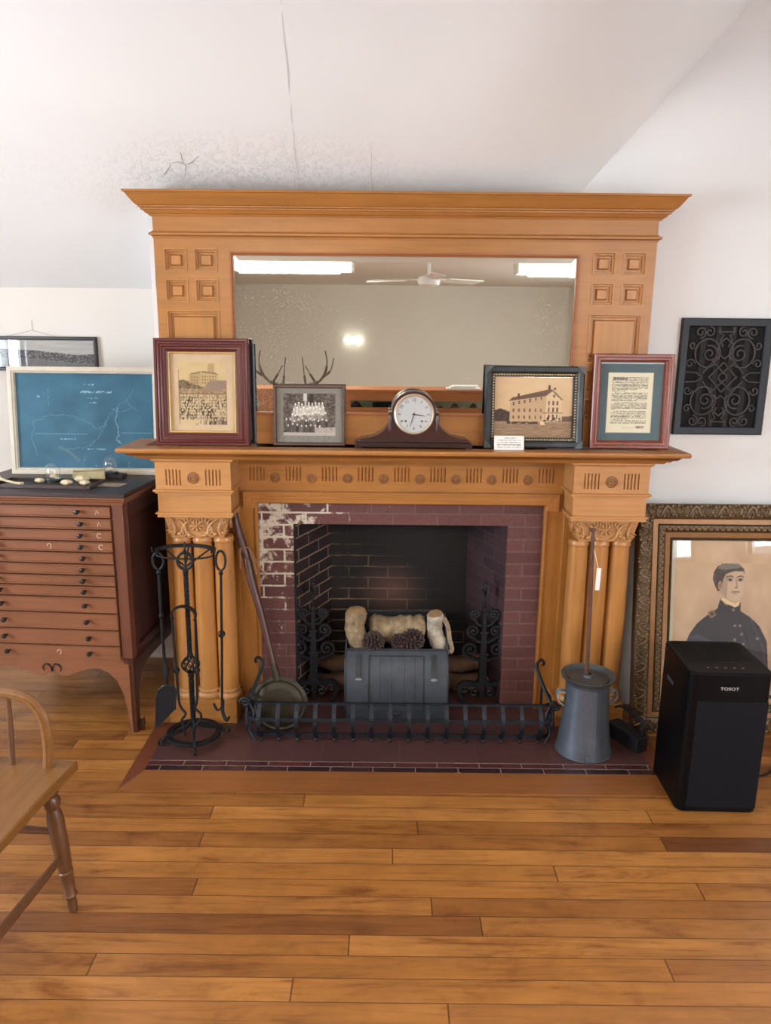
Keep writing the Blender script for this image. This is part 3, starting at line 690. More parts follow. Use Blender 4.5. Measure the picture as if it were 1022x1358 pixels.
# 3 black frame with gilt beads: the big white house
def ph3(U,V):
    C=fill(U,(206,176,138)); C+=((V-.5)[...,None])*np.array((14,12,8))+(vnoise(U,V,5,4)[...,None]-.5)*16
    g=V<.30; C[g]=(np.array((150,122,96))+(vnoise(U*.4,V*2.5,40,6)[...,None]-.5)*60)[g]
    put(C,(V<.27)&(V>.245),(172,146,118))
    tr=(U<.2)&(V>.26)&(V<.44+.06*vnoise(U,V,12,8)-.2*np.abs(U-.08)); C[tr]=(np.array((72,56,50))+(vnoise(U,V,40,7)[...,None]-.5)*50)[tr]
    tr=(U>.82)&(V>.26)&(V<.33+.04*vnoise(U,V,12,8)); C[tr]=(104,84,70)
    put(C,poly(U,V,[(.2,.27),(.66,.27),(.66,.70),(.2,.59)]),(190,160,126))
    put(C,poly(U,V,[(.66,.27),(.86,.29),(.86,.63),(.76,.78),(.66,.70)]),(214,186,150))
    put(C,poly(U,V,[(.18,.60),(.22,.66),(.7,.80),(.75,.79),(.66,.69)]),(104,80,66)); put(C,poly(U,V,[(.74,.80),(.88,.63),(.86,.62),(.74,.765),(.66,.69),(.66,.70)]),(120,94,76))
    put(C,(abs(U-.305)<.013)&(V>.66)&(V<.73),(88,66,56)); put(C,(abs(U-.70)<.014)&(V>.79)&(V<.87),(80,60,52)); put(C,(abs(U-.77)<.016)&(V>.79)&(V<.83),(96,74,62))
    for j,(z,h) in enumerate(((.56,.028),(.45,.03),(.335,.028))):
        for i in range(6):
            put(C,(abs(U-(.245+.071*i))<.011)&(abs(V-(z+.018*i*(j==0)-.0))<h),(110,86,72))
        for i in range(3): put(C,(abs(U-(.70+.055*i))<.010)&(abs(V-(z+.012))<h+.008),(96,74,62))
    put(C,ell(U,V,.765,.69,.014,.03),(110,88,72)); put(C,(U>.62)&(U<.88)&(abs(V-.405)<.008),(120,96,78))
    for i in range(6): put(C,(abs(U-(.63+.048*i))<.005)&(V>.27)&(V<.4),(226,200,164))
    put(C,(U>.63)&(U<.85)&(V>.27)&(V<.36)&(vnoise(U,V,24,9)>.5),(70,54,48))
    put(C,(V>.225)&(V<.265)&(U>.16)&(U<.6)&(vnoise(U,V,40,19)>.4),(66,50,46)); put(C,poly(U,V,[(.6,.21),(.66,.21),(.64,.26),(.58,.27)]),(222,196,160))
    return C
W,Hh=.395,.325
BLKF=plain('worn_black_frame',(44,48,52),.38,.2,.5,14,.3)
t,f=frame('black_picture_frame','wide black beaded frame with sepia photo of a building, right of the clock','picture frame',.524,-.15,SH,W,Hh,6,[(0,0),(0,.01),(.006,.018),(.022,.02),(.028,.015),(.031,.008),(.04,.006),(.042,-.003)],BLKF,1,depth=.012)
q=MB()
for (x0,z0,x1,z1) in ((-W/2+.033,.033,W/2-.033,.033),(-W/2+.033,Hh-.033,W/2-.033,Hh-.033),(-W/2+.033,.033,-W/2+.033,Hh-.033),(W/2-.033,.033,W/2-.033,Hh-.033)):
    n_=int(math.hypot(x1-x0,z1-z0)/.0105)
    for i in range(n_+1): q.ball((x0+(x1-x0)*i/n_,-.0085,z0+(z1-z0)*i/n_),.0044,5,(1,.6,.75))
q.build('gilt_beading',plain('gilt_beads',(198,176,128),.35,.6,.3,80),t)
for sx in (-1,1):
    for sz in (0,1):
        q=MB(); q.prism([(sx*(W/2-.001),(Hh if sz else 0)),(sx*(W/2-.034),(Hh if sz else 0)),(sx*(W/2-.001),(Hh-.034 if sz else .034))],-.0215,-.0185); q.build('corner_plate',plain('chipped_corner',(74,80,84),.4,.3,.4,20),t)
picture('print',W-.084,Hh-.084,.006,ph3,t,170,z0=.042)
# 4 red frame with green mat and printed page
def ph4(U,V):
    C=fill(U,(84,104,110)); C+=(vnoise(U,V,50,3)[...,None]-.5)*5
    put(C,(U>.125)&(U<.845)&(V>.10)&(V<.875),(206,200,176)); put(C,(U>.135)&(U<.835)&(V>.108)&(V<.868),(224,218,192))
    r=np.random.default_rng(4); y=.81; i=0
    while y>.22:
        x1=.76 if i not in (9,10,17,23,30) else .21+.4*r.random()
        on=(U>(.24 if i in (1,11,18,24) else .19))&(U<x1)&(abs(V-y)<.0052)
        C[on&(vnoise(U,V,120,50+i,1)>.36)]=(120,116,104)
        y-=.0172 if i not in (10,17,23) else .024; i+=1
    put(C,(U>.20)&(U<.43)&(abs(V-.795)<.014),(96,94,86)); put(C,(U>.2)&(U<.43)&(abs(V-.795)<.006)&(vnoise(U,V,90,2,1)>.5),(200,196,176))
    put(C,(U>.60)&(U<.73)&(abs(V-.17)<.016),(104,102,92)); put(C,(U>.61)&(U<.72)&(abs(V-.17)<.007)&(vnoise(U,V,110,5,1)>.45),(196,190,170)); put(C,(U>.38)&(U<.58)&(abs(V-.165)<.003),(160,154,136))
    put(C,V>.985,(190,200,204)); return C
W,Hh=.318,.375
t,f=frame('red_picture_frame','red-brown frame with green mat and printed page, right end of the mantel shelf','picture frame',.913,-.142,SH,W,Hh,3.5,[(0,0),(0,.014),(.004,.018),(.012,.018),(.014,.015),(.018,.016),(.024,.014),(.027,.008),(.031,.006),(.033,-.003)],REDW,1,depth=.016)
picture('print',W-.066,Hh-.066,.006,ph4,t,170,z0=.033)
# card
def phc(U,V):
    C=fill(U,(230,228,222))
    for i in range(5): put(C,(U>.1)&(U<(.72 if i==0 else .9))&(U>(.3 if i==0 else .1))&(abs(V-(.84-.16*i))<.035)&(vnoise(U,V,50,60+i,1)>.4),(150,148,144))
    return C
t=thing('caption_card','small white typed caption card leaning on the wide black picture frame','card',(.42,-.213,SH),(R(-12),0,0))
q=MB(); q.box(-.059,.059,0,.0012,0,.056); q.build('card',PAPERW,t,smooth=False); picture('lettering',.118,.056,-.0004,phc,t,70)

# ================================================================== CLOCK
cl=thing('mantel_clock','dark walnut tambour mantel clock with round silver dial on the mantel shelf','clock',(.042,-.158,SH))
hw=[(0,.226),(.03,.222),(.055,.209),(.075,.189),(.087,.163),(.0885,.142),(.1,.142),(.1,.134),(.0895,.13),(.094,.112),(.104,.09),(.12,.07),(.142,.054),(.17,.044),(.2,.039),(.215,.037),(.218,.022)]
q=MB(); q.prism([(x,z) for x,z in hw]+[(-x,z) for x,z in hw[::-1][:-1]],-.042,.05); q.build('case',CLOCKW,cl,bevel=.0025,ang=40)
q=MB(); q.box(-.232,.232,-.062,.058,.006,.024); q.box(-.222,.222,-.054,.055,.024,.029); q.build('base',wood('clock_base_wood',(44,24,22),'x',.3),cl,bevel=.003)
for sx in (-1,1):
    q=MB(); q.box(sx*.205,sx*.232,-.058,.055,0,.006); q.build('foot',CLOCKW,cl)
    q=MB(); q.lathe([(.006,.0),(.008,.01),(.006,.03),(.009,.05),(.006,.066)],12,(sx*.093,-.043,.065)); q.build('pilaster',CLOCKW,cl)
MX=Matrix.Rotation(R(90),4,'X')
q=MB(); q.lathe([(.080,0),(.080,.006),(.076,.010),(.071,.008),(.0705,.003)],48,(0,-.042,.136),MX,False); bz=q.build('bezel',BRASS,cl)
SILV=plain('silvered_dial',(192,196,196),.35,.0,.05,8,.02)
q=MB(); q.lathe([(.0715,0),(.0715,.002),(0,.0022)],48,(0,-.042,.136),MX); dl=q.build('dial',SILV,cl)
def font_mesh(items,name,mat_,parent,extr=.0003):
    """items: (text, size, x, y, z, angle) upright text facing -Y, joined to one mesh"""
    q=MB()
    for (s_,sz,x,y,z,an) in items:
        c=bpy.data.curves.new('t','FONT'); c.body=s_; c.size=sz; c.align_x='CENTER'; c.align_y='CENTER'; c.extrude=extr; c.resolution_u=3
        ob=bpy.data.objects.new('t',c); COL.objects.link(ob); dg=bpy.context.evaluated_depsgraph_get(); me=ob.evaluated_get(dg).to_mesh()
        M=Matrix.Translation((x,y,z))@Matrix.Rotation(an,4,'Y')@Matrix.Rotation(R(90),4,'X')
        o_=len(q.v); q.v+=[tuple(M@v.co) for v in me.vertices]
        for p in me.polygons: q.f.append(tuple(i+o_ for i in p.vertices)); q.m.append(0)
        ob.evaluated_get(dg).to_mesh_clear(); bpy.data.objects.remove(ob); bpy.data.curves.remove(c)
    return q.build(name,mat_,parent,smooth=False,fix=False)
DK=plain('dial_black',(40,36,34),.5)
font_mesh([(str(h),.0165,.0555*sin(R(30*h)),-.0446,.136+.0555*cos(R(30*h)),R(30*h) if h not in (4,5,6,7,8) else R(30*h+180)) for h in range(1,13)],'numerals',DK,dl)
q=MB()
for (an,ln_,w) in ((R(98.8),.046,.0018),(R(196.5),.052,.0014)):
    d_=(sin(an),cos(an)); q.tube([(-d_[0]*.008,-.0462,.136-d_[1]*.008),(d_[0]*ln_*.5,-.0462,.136+d_[1]*ln_*.5),(d_[0]*ln_,-.0462,.136+d_[1]*ln_)],[w,w*1.1,w*.4],6)
q.ball((0,-.0465,.136),.004,8); q.build('hands',DK,dl)
q=MB()
for sx in (-1,1): q.lathe([(.0042,0),(.0042,.0012),(0,.0013)],12,(sx*.032,-.0442,.109),MX)
q.build('winding_hole',DK,dl)
q=MB(); q.add([(.074*cos(2*pi*k/40),-.051-0*k,.136+.074*sin(2*pi*k/40)) for k in range(40)],[tuple(range(40))]); q.build('crystal',PICGLASS,cl,smooth=False)
q=MB(); q.lathe([(.062,0),(.062,.008),(.05,.013),(0,.014)],32,(0,.05,.13),Matrix.Rotation(R(-90),4,'X')); q.build('rear_cover',plain('pale_rear_cover',(214,186,168),.5),cl)

# ================================================================== MAP CABINET
cw=.70; cxm=-1.108-cw/2
cb=thing('map_cabinet','reddish wooden map chest of twelve shallow drawers on tall curved legs','cabinet',(-1.108,-.27,0),(0,0,R(-3.5)))
X0,X1=-cw,0.; YF,YBk=0,.70
q=MB(); q.box(X0-.02,X1+.02,-.025,YBk+.01,1.022,1.04); q.build('top',CABTOP,cb,bevel=.003)
q=MB(); q.molding([(0,.992),(.004,.992),(.006,1.0),(.012,1.004),(.014,1.012),(.02,1.016),(.02,1.0215),(0,1.0215)],X0,X1,YF,YBk); q.build('top_molding',CHERRY,cb)
q=MB(); q.box(X0+.0,X0+.045,YF,YF+.045,.31,.992); q.box(X1-.045,X1,YF,YF+.045,.31,.992); q.box(X0+.045,X1-.045,YF+.002,YF+.03,.985,.992); q.build('corner_stile',CHERRYZ,cb,bevel=.002)
q=MB()
q.box(X0+.012,X0+.02,.04,YBk-.04,.33,.97); q.build('side_panel',CABSIDE,cb); q=MB(); q.box(X1-.02,X1-.012,.04,YBk-.04,.33,.97); q.build('side_panel',CABSIDE,cb)
for xx in (X0,X1-.022):
    q=MB(); q.box(xx,xx+.022,.045,YBk-.045,.93,.992); q.box(xx,xx+.022,.045,YBk-.045,.31,.37); q.box(xx,xx+.022,YBk-.045,YBk,.31,.992); q.box(xx,xx+.022,.045,.085,.37,.93); q.build('side_frame',CABSIDE,cb,bevel=.0015)
q=MB(); q.box(X0,X1,YBk-.012,YBk,.31,.992); q.build('back_panel',CABSIDE,cb)
q=MB(); q.box(X0+.045,X1-.045,.028,.032,.33,.99); q.build('drawer_case',plain('case_dark',(50,24,18),.7),cb)
DZ=[.986,.936,.888,.840,.794,.745,.697,.652,.604,.535,.462,.392,.327]
for i in range(12):
    z1,z0=DZ[i]-.003,DZ[i+1]+.003
    q=MB(); q.box(X0+.047,X1-.049,YF-.003,.026,z0,z1); q.ring(X0+.047,X1-.049,z0,z1,[(0,.003),(0,.009),(.003,.009),(.006,.0035)],YF); q.box(X0+.053,X1-.055,YF-.0045,YF,z0+.006,z1-.006)
    dr=q.build('drawer',CHERRY,cb)
    for kx in (X0+.172,X1-.172):
        q=MB(); q.lathe([(.0045,0),(.0045,.012),(.0085,.015),(.0105,.021),(.009,.027),(.0,.029)],16,(kx+random.uniform(-.006,.006),YF-.003,(z0+z1)/2+.002),MX); q.build('knob',KNOBM,dr)
    if i in (0,1,2,3):
        q=MB(); cxp=X1-.108+i*.004; zc=(z0+z1)/2
        q.tube([(cxp,-.0055,zc-.009),(cxp+.006,-.0055,zc+.009),(cxp+.012,-.0055,zc-.006)][:3] if i<2 else [(cxp+.009*cos(a_),-.0055,zc+.01*sin(a_)) for a_ in np.linspace(.6,5.4,9)],.0011,4); lab(q.build('chalk_mark',plain('chalk',(206,180,160),.9),dr),'pale chalk mark')
    if i in (3,11):
        q=MB(); cxp=X1-.31; zc=(z0+z1)/2
        q.tube([(cxp+.008*cos(a_),-.0055,zc+.011*sin(a_)) for a_ in np.linspace(-1.5,3.2,9)],.001,4); q.build('chalk_mark',plain('chalk2',(206,180,160),.9),dr)
# scalloped apron with heart-shaped cut drawn in dark colour, front legs
def apron(X0,X1,yf,name,matx,dirx=True):
    c=(X0+X1)/2; h=(X1-X0)/2
    prof=[(1,.02,'leg')]
    pts=[(c-h,.34),(c+h,.34)]
    right=[(h,.0),(h-.028,.0),(h-.036,.08),(h-.05,.17),(h-.075,.235),(h-.11,.272),(h-.15,.287),(h-.19,.283),(h-.24,.268),(.07,.25),(.045,.247),(.03,.252),(.02,.262),(.008,.268)]
    poly_=pts[1:]+[(c+a,b) for a,b in right]+[(c-a,b) for a,b in right[::-1]]+pts[:1]
    q=MB(); q.prism(poly_,yf,yf+.022); return q
q=apron(X0,X1,YF,'apron',CHERRY); q.build('front_apron_and_legs',CHERRY,cb,bevel=.0015)
q=MB(); c=(X0+X1)/2
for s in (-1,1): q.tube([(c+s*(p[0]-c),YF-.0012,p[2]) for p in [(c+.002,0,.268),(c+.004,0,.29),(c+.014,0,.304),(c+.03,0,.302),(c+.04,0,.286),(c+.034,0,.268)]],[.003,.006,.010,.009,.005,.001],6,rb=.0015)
q.build('apron_cut_shadow',plain('cut_shadow_wood',(46,24,18),.8),cb)  # no hole here; dark strokes on the face give the cut's shadow
for xx in (X0,X1-.022):
    q=MB(); n_=YBk
    q.prism([(0,.34),(0,.0),(.026,.0),(.034,.08),(.05,.17),(.08,.23),(.12,.262),(.2,.27),(YBk-.12,.262),(YBk-.08,.23),(YBk-.05,.17),(YBk-.03,.08),(YBk-.035,.02),(YBk-.04,0),(YBk,0),(YBk,.34)],xx,xx+.022,'x'); q.build('side_apron_and_legs',CABSIDE,cb,bevel=.0015)
q=MB(); q.prism([(.0,.0),(.014,.0),(.022,.03),(.018,.06),(.008,.045),(.0,.05)],.02,.035); q.build('foot_scroll',CABSIDE,cb)

# ---- things on the cabinet
CZ=1.0402
BPM=plain('cream_frame',(196,186,168),.5,0,.08,20)
def blueprint(U,V):
    C=fill(U,(46,98,122)); C+=(vnoise(U,V,4,3)[...,None]-.5)*np.array((26,30,30))+(vnoise(U,V,60,5)[...,None]-.5)*8
    w=.0016; ink=(96,140,160)
    def wl(P,c=ink,ww=w):
        r=np.random.default_rng(int(P[0][0]*1000)); Q=[]
        for (a,b),(c_,d) in zip(P[:-1],P[1:]):
            for k in range(5): Q.append((a+(c_-a)*k/5+.006*r.standard_normal(),b+(d-b)*k/5+.006*r.standard_normal()))
        Q.append(P[-1]); put(C,line(U,V,Q,ww,.8),c)
    wl([(.86,.82),(.80,.72),(.74,.66),(.70,.62),(.66,.52),(.64,.45),(.60,.42),(.5,.5),(.42,.55)]); wl([(.70,.62),(.76,.6),(.84,.64)]); wl([(.80,.72),(.88,.62)]); wl([(.74,.66),(.72,.5),(.74,.4),(.73,.3),(.76,.26)],(120,160,172),.0025)
    wl([(.66,.52),(.58,.3),(.5,.22),(.34,.2)]); wl([(.12,.5),(.25,.56),(.42,.55)]); wl([(.12,.5),(.1,.3),(.14,.12)])
    put(C,line(U,V,[(.12,.36),(.51,.36),(.51,.29),(.76,.29),(.76,.38),(.98,.38)],.0014,.8),(104,148,168))
    for (x0,x1,y,h) in ((.49,.57,.885,.008),(.47,.70,.81,.011),(.52,.6,.745,.006),(.53,.59,.70,.006),(.28,.42,.31,.006),(.5,.64,.2,.007),(.14,.17,.76,.01)):
        put(C,(U>x0)&(U<x1)&(abs(V-y)<h)&(vnoise(U*1.6,V,70,int(y*90),1)>.52),(132,170,184))
    put(C,line(U,V,[(.235,.84),(.235,.64)],.002,.8)&(vnoise(U,V,70,9,1)>.5),(104,146,164))
    # creases and scuffs in the old sheet
    s=line(U,V,[(.30,.22),(.36,.18),(.44,.08)],.011,.8); C[s]=(C[s]*.55+np.array((124,128,118))*.45)
    return C
bpW,bpH=.66,.47
t,f=frame('framed_blueprint_map','large blue map print in a cream frame leaning on the wall above the map chest','map',-1.395,.128,CZ,bpW,bpH,5.2,[(0,0),(0,.012),(.005,.014),(.018,.014),(.022,.009),(.026,.009),(.029,-.003)],BPM,1,depth=.014)
picture('print',bpW-.058,bpH-.058,.005,blueprint,t,260,z0=.029)
def hills(U,V):
    C=fill(U,(176,174,170)); C+=(vnoise(U,V*2,5,7)[...,None]-.5)*26
    r=.56+.10*np.sin(U*4+.8)*.6+.05*vnoise(U,V*0,9,3)-.12*(U>.55)*np.sin((U-.55)*5)*.6
    m_=V<r+.02; n=vnoise(U*3,V,50,8)
    C[m_]=(np.array((74,74,78))+(n[...,None]-.5)*46)[m_]; d=V<r-.28; C[d]=(np.array((106,106,108))+(n[...,None]-.5)*40)[d]
    put(C,m_&(V>r-.3)&(n>.66),(150,150,150)); return C
pW,pH=.62,.16
t=thing('hanging_panorama','black-framed panoramic hill photograph hanging on the left wall behind the blue map','picture',(-1.445-pW/2,.482,1.476),(R(-1.5),0,0))
q=MB(); q.ring(-pW/2,pW/2,0,pH,[(0,-.012),(0,.006),(.003,.009),(.012,.009),(.015,.003),(.017,-.002)]); q.build('frame',plain('black_frame_wood',(34,30,30),.4),t)
q=MB(); q.box(-pW/2+.004,pW/2-.004,.008,.011,.004,pH-.004); q.build('backing_board',plain('panorama_back',(90,80,70),.9),t)
q=MB(); q.add([(-pW/2+.016,.002,.016),(pW/2-.016,.002,.016),(pW/2-.016,.002,pH-.016),(-pW/2+.016,.002,pH-.016)],[(0,1,2,3)]); q.build('glass',PICGLASS,t,smooth=False)
picture('print',pW-.032,pH-.032,.005,hills,t,240,z0=.016)
q=MB(); q.tube([(-.12,.004,pH),(.0+.005,.008,pH+.028),(.12,.004,pH)],.0008,4); q.tube([(.005,.009,pH+.028),(.005,.01,pH+.075)],.0008,4); q.build('hanging_wire',plain('wire',(150,146,140),.5,.5),t)
# dark tray of bones and stones
t=thing('specimen_tray','shallow dark wooden tray on the front of the map chest','tray',(-1.445,-.12,CZ),(0,0,R(-3)))
q=MB(); q.box(-.21,.19,-.075,.075,0,.004); q.build('tray_bottom',CABTOP,t)
q=MB()
for a in ((-.21,.19,-.08,-.075),(-.21,.19,.075,.08),(-.215,-.21,-.08,.08),(.19,.195,-.08,.08)): q.box(*a,0,.014)
q.build('tray_rim',wood('tray_rim_wood',(60,40,38),'x'),t,bevel=.001)
tz=CZ+.0045
b_=thing('long_bone','long pale bone lying at the left end of the dark tray','bone',(-1.615,-.135,tz+.012),(0,R(8),R(-12)))
q=MB(); q.tube([(-.05,0,.004),(-.02,0,.0),(.03,0,-.002),(.055,0,0)],[.008,.005,.005,.007],10); q.ball((-.055,.006,.006),.011,8); q.ball((-.055,-.006,.004),.010,8); q.ball((.058,.005,0),.008,8); q.ball((.058,-.005,-.001),.008,8); q.build('bone',BONE,b_)
for i,(x,y,r,l) in enumerate(((-1.505,-.1,.016,'pale flat stone in the dark tray beside the left glass dome'),(-1.372,-.15,.019,'small rounded pale stone at the front of the dark tray'),(-1.30,-.145,.017,'pale wedge stone at the right corner of the dark tray'),(-1.335,-.085,.024,'largest pale rock in the dark tray, left of the wooden trough'))):
    q=MB(); q.ball((0,0,0),r,9,(1.3,.9,.6))
    for k,vv in enumerate(q.v): q.v[k]=tuple(c*(1+.12*sin(k*1.7)) for c in vv)
    ob=q.build('stone',BONE); ob.location=(x,y,tz+r*.62); tag(ob,l,'stone','specimens in the dark tray')
def dome(x,y,z,r,l,baser):
    t=thing('glass_dome',l,'glass dome',(x,y,z))
    q=MB(); q.lathe([(baser,0),(baser,.008),(baser-.004,.01),(0,.01)],24); q.build('base',plain('dome_base_black',(34,26,26),.4),t)
    q=MB(); q.lathe([(r,.0102),(r,.04),(r*.96,.053),(r*.82,.066),(r*.55,.076),(r*.2,.08),(.0001,.081)],28); q.lathe([(r-.0015,.0102),(r-.0015,.04),(r*.96-.0015,.053),(r*.82-.0015,.065),(r*.55,.0745),(r*.2,.0785),(.0001,.0795)],28)
    q.ball((0,0,.083),.004,6); q.build('cloche',GLASS,t)
    q=MB(); q.ball((0,0,.022),.011,7,(1.4,.8,.8)); q.ball((.012,.002,.016),.007,6); q.build('specimen',BONE,t)
    return t
dome(-1.462,-.065,CZ+.004,.031,'small glass dome on black base, standing in the dark tray',.034)
q=MB(); q.box(-.06,.06,-.03,.03,0,.016); ob=q.build('black_block',plain('block_black',(32,26,26),.45),bevel=.002); ob.location=(-1.265,.055,CZ); tag(ob,'low black plinth block under the right-hand glass dome','block')
dome(-1.265,.055,CZ+.0162,.03,'small glass dome on the low black plinth, near the mantel end of the chest',.033)
t=thing('wooden_trough','pale hollowed wooden trough lying beside the dark tray, between the two glass domes','trough',(-1.345,.02,CZ),(0,0,R(20)))
q=MB()
q.box(-.065,.065,-.03,.03,0,.008); q.box(-.065,.065,-.034,-.026,0,.036); q.box(-.065,.065,.026,.034,0,.036); q.box(-.065,-.055,-.03,.03,0,.036); q.box(.055,.065,-.03,.03,0,.036)
q.build('trough_body',plain('pale_wood',(176,164,124),.7,0,.15,30,.4),t,bevel=.004)
def phs(U,V):
    C=fill(U,(150,136,118)); r=np.random.default_rng(2)
    for i in range(9): put(C,ell(U,V,.1+.1*i,.3+.4*r.random(),.03,.12,r.random()*3),(96,80,66) if i%2 else (206,194,172))
    return C
t=thing('specimen_sheet','flat grey sheet of small specimens at the right front of the map chest','sheet',(-1.225,-.105,CZ+.001),(R(-90),0,R(-8)))
q=MB(); q.box(-.075,.075,.0,.0012,-.035,.035); q.build('sheet',plain('sheet_card',(150,136,118),.8),t); picture('markings',.15,.07,-.0004,phs,t,80,z0=-.035)
# ================================================================== FIRE TOOLS
HZ=.0052
def twist(q,x,y,z0,z1,r,n=40,turn=9):
    """square bar twisted about its own axis"""
    vs=[];fs=[]
    for i in range(n+1):
        z=z0+(z1-z0)*i/n; a=turn*2*pi*i/n
        for k in range(4): vs.append((x+r*1.25*cos(a+k*pi/2),y+r*1.25*sin(a+k*pi/2),z))
    for i in range(n):
        for k in range(4): fs.append((i*4+k,i*4+(k+1)%4,i*4+4+(k+1)%4,i*4+4+k))
    fs+= [(3,2,1,0),tuple(n*4+k for k in range(4))]; q.add(vs,fs)
def cage(q,x,y,z,r,h,n=8,w=.0026):
    for k in range(n):
        a0=2*pi*k/n; q.tube([(x+r*sin(pi*i/10)*cos(a0+i*.22),y+r*sin(pi*i/10)*sin(a0+i*.22),z-h/2+h*i/10) for i in range(11)],w,5)
        if r>.02: q.tube([(x+r*sin(pi*i/10)*cos(a0-i*.22),y+r*sin(pi*i/10)*sin(a0-i*.22),z-h/2+h*i/10) for i in range(11)],w,5)
tx,ty=-.855,-.325
ts=thing('fire_tool_stand','black iron fire tool stand with ring base and twisted post, left on the hearth','tool stand',(tx,ty,HZ))
q=MB(); q.tube([(.1*cos(2*pi*k/40),.1*sin(2*pi*k/40),.03) for k in range(40)],.012,4,rb=.006,up=(0,0,1),closed=True); q.build('base_ring',IRON,ts,bevel=.001)
for a in (R(205),R(285),R(20)):
    q=MB(); c_,s_=cos(a),sin(a)
    q.tube(resample([(c_*r_,s_*r_,z) for r_,z in ((.0,.09),(.03,.06),(.07,.046),(.105,.038),(.125,.012))]),.007,4,rb=.005,up=(-s_,c_,0)); q.tube([(c_*(.132+.013*cos(t)),s_*(.132+.013*cos(t)),.017+.0125*sin(t)) for t in np.linspace(-2.2,2.6,12)],.005,6); q.build('leg',IRON,ts)
q=MB(); twist(q,0,0,.05,.30,.0095,50,8); twist(q,0,0,.37,.72,.0085,60,10); q.lathe([(.011,.28),(.014,.29),(.011,.30)],10); q.lathe([(.011,.37),(.013,.376),(.010,.385)],10); q.lathe([(.010,.72),(.012,.73),(.009,.745)],10); q.build('post',IRON,ts)
q=MB(); cage(q,0,0,.335,.036,.085); q.build('basket_twist',IRON,ts)
q=MB(); q.tube([(.03*cos(t),0,.775+.034*sin(t)) for t in np.linspace(-pi/2+.25,1.5*pi-.25,26)],.0065,6); q.ball((0,0,.815),.007,8); q.tube([(0,0,.745),(0,.004,.81),(0,.01,.85)],.004,6); q.build('top_loop',IRON,ts)
# crescent hanger behind the loop
q=MB(); RR=.112; yc=.045
arc=[(RR*cos(t),yc+ .06*sin(t)-.04,.815+.006*sin(t)) for t in np.linspace(-.15,pi+.15,28)]
q.tube(arc,.0075,4,rb=.006,up=(0,0,1)); q.tube([(RR*cos(t),yc-.045-.03*sin(t)*.6,.80-.012*sin(t)) for t in np.linspace(0,pi,16)],.0035,6)
q.tube([(-.09,yc,.812),(0,0,.75)],.0035,6); q.tube([(.09,yc,.812),(0,0,.75)],.0035,6); q.tube([(0,yc+.02,.82),(0,0,.75)],.0035,6)
for s in (-1,1): q.tube([(s*.112,yc-.05,.812),(s*.122,yc-.06,.815),(s*.124,yc-.06,.835)],.004,6)
q.build('hanger',IRON,ts)
# shovel
sh=thing('fireplace_shovel','black iron fireplace shovel hanging at the left side of the tool stand','shovel',(-.965,-.315,0))
q=MB(); q.tube([(.021*cos(t),.0,.775+.034*sin(t)) for t in np.linspace(-pi/2+.2,1.5*pi-.2,24)],.0055,6); q.build('handle_loop',IRON,sh)
q=MB(); q.tube(resample([(0,0,.742),(0,0,.5),(.002,0,.30),(.004,.0,.27)]),.0068,8); q.lathe([(.008,.735),(.011,.728),(.008,.72)],10); q.ball((0,0,.545),.011,8,(1,1,1.3)); q.build('shaft',IRON,sh)
q=MB()
q.tube(resample([(.002,0,.36),(.006,-.002,.32),(.004,-.004,.28),(.006,0,.24)]),[.006]*6+[.012]*6+[.007]*7,8,rb=.006,up=(0,1,0))
poly_=[(.01,.245),(.036,.24),(.042,.22),(.034,.135),(-.044,.05),(-.05,.06),(-.04,.18),(-.03,.22),(-.008,.24)]
q.prism(poly_,-.004,.0); q.tube([(p[0],-.003,p[1]) for p in (poly_[4],poly_[5],poly_[6],poly_[7],poly_[8],poly_[0],poly_[1],poly_[2],poly_[3])],.004,6); q.build('scoop',IRONB,sh)
# poker
po=thing('fireplace_poker','thin black iron poker with hooked tip hanging at the right side of the tool stand','poker',(-.737,-.315,0),(0,R(1.5),0))
q=MB(); q.tube([(.019*cos(t),0,.78+.04*sin(t)) for t in np.linspace(-pi/2+.2,1.5*pi-.2,24)],.005,6); q.build('handle_loop',IRON,po)
q=MB(); q.tube([(0,0,.74),(0,0,.40),(-.003,0,.16)],.0055,8); q.lathe([(.006,.735),(.010,.728),(.006,.72)],10); q.tube(resample([(.0,0,.18),(.0,-.004,.13),(.012,-.01,.1),(.022,-.012,.095),(.028,-.012,.11)]),[.0075]*18+[.005]*7,8)
q.tube(resample([(0,0,.15),(-.02,-.006,.135),(-.035,-.008,.165)]),.005,8); q.build('shaft',IRON,po)
q=MB(); cage(q,-.0005,0,.47,.014,.035,6,.002); q.ball((0,0,.47),.007,6); q.build('knot',IRON,po)
# tongs
tg=thing('fire_tongs','black iron fire tongs with hooped spring top, leaning on the post of the tool stand','tongs',(tx-.008,ty-.035,0))
q=MB(); arcp=[(.048*cos(t),0,.565+.038*sin(t)) for t in np.linspace(-.5,pi+.5,20)]; q.tube(arcp,.003,4,rb=.011,up=(0,1,0)); q.build('spring_bow',IRON,tg)
for s in (-1,1):
    q=MB(); q.tube(resample([(s*.046,0,.55),(s*.044,0,.45),(s*.041,0,.33),(s*.037,-.002,.2),(s*.028,-.002,.165),(s*(.012 if s<0 else .05),-.004,.14),(s*(.03 if s<0 else .046),-.004,.11),(s*.024,-.004,.085),(s*.02,-.004,.05)]),.0052,8)
    q.ball((s*.041,0,.33),.011,8); cage(q,s*.041,0,.33,.013,.03,6,.002); q.ball((s*.02,-.004,.05),.008,8,(.6,1,1.3)); q.build('arm',IRON,tg)

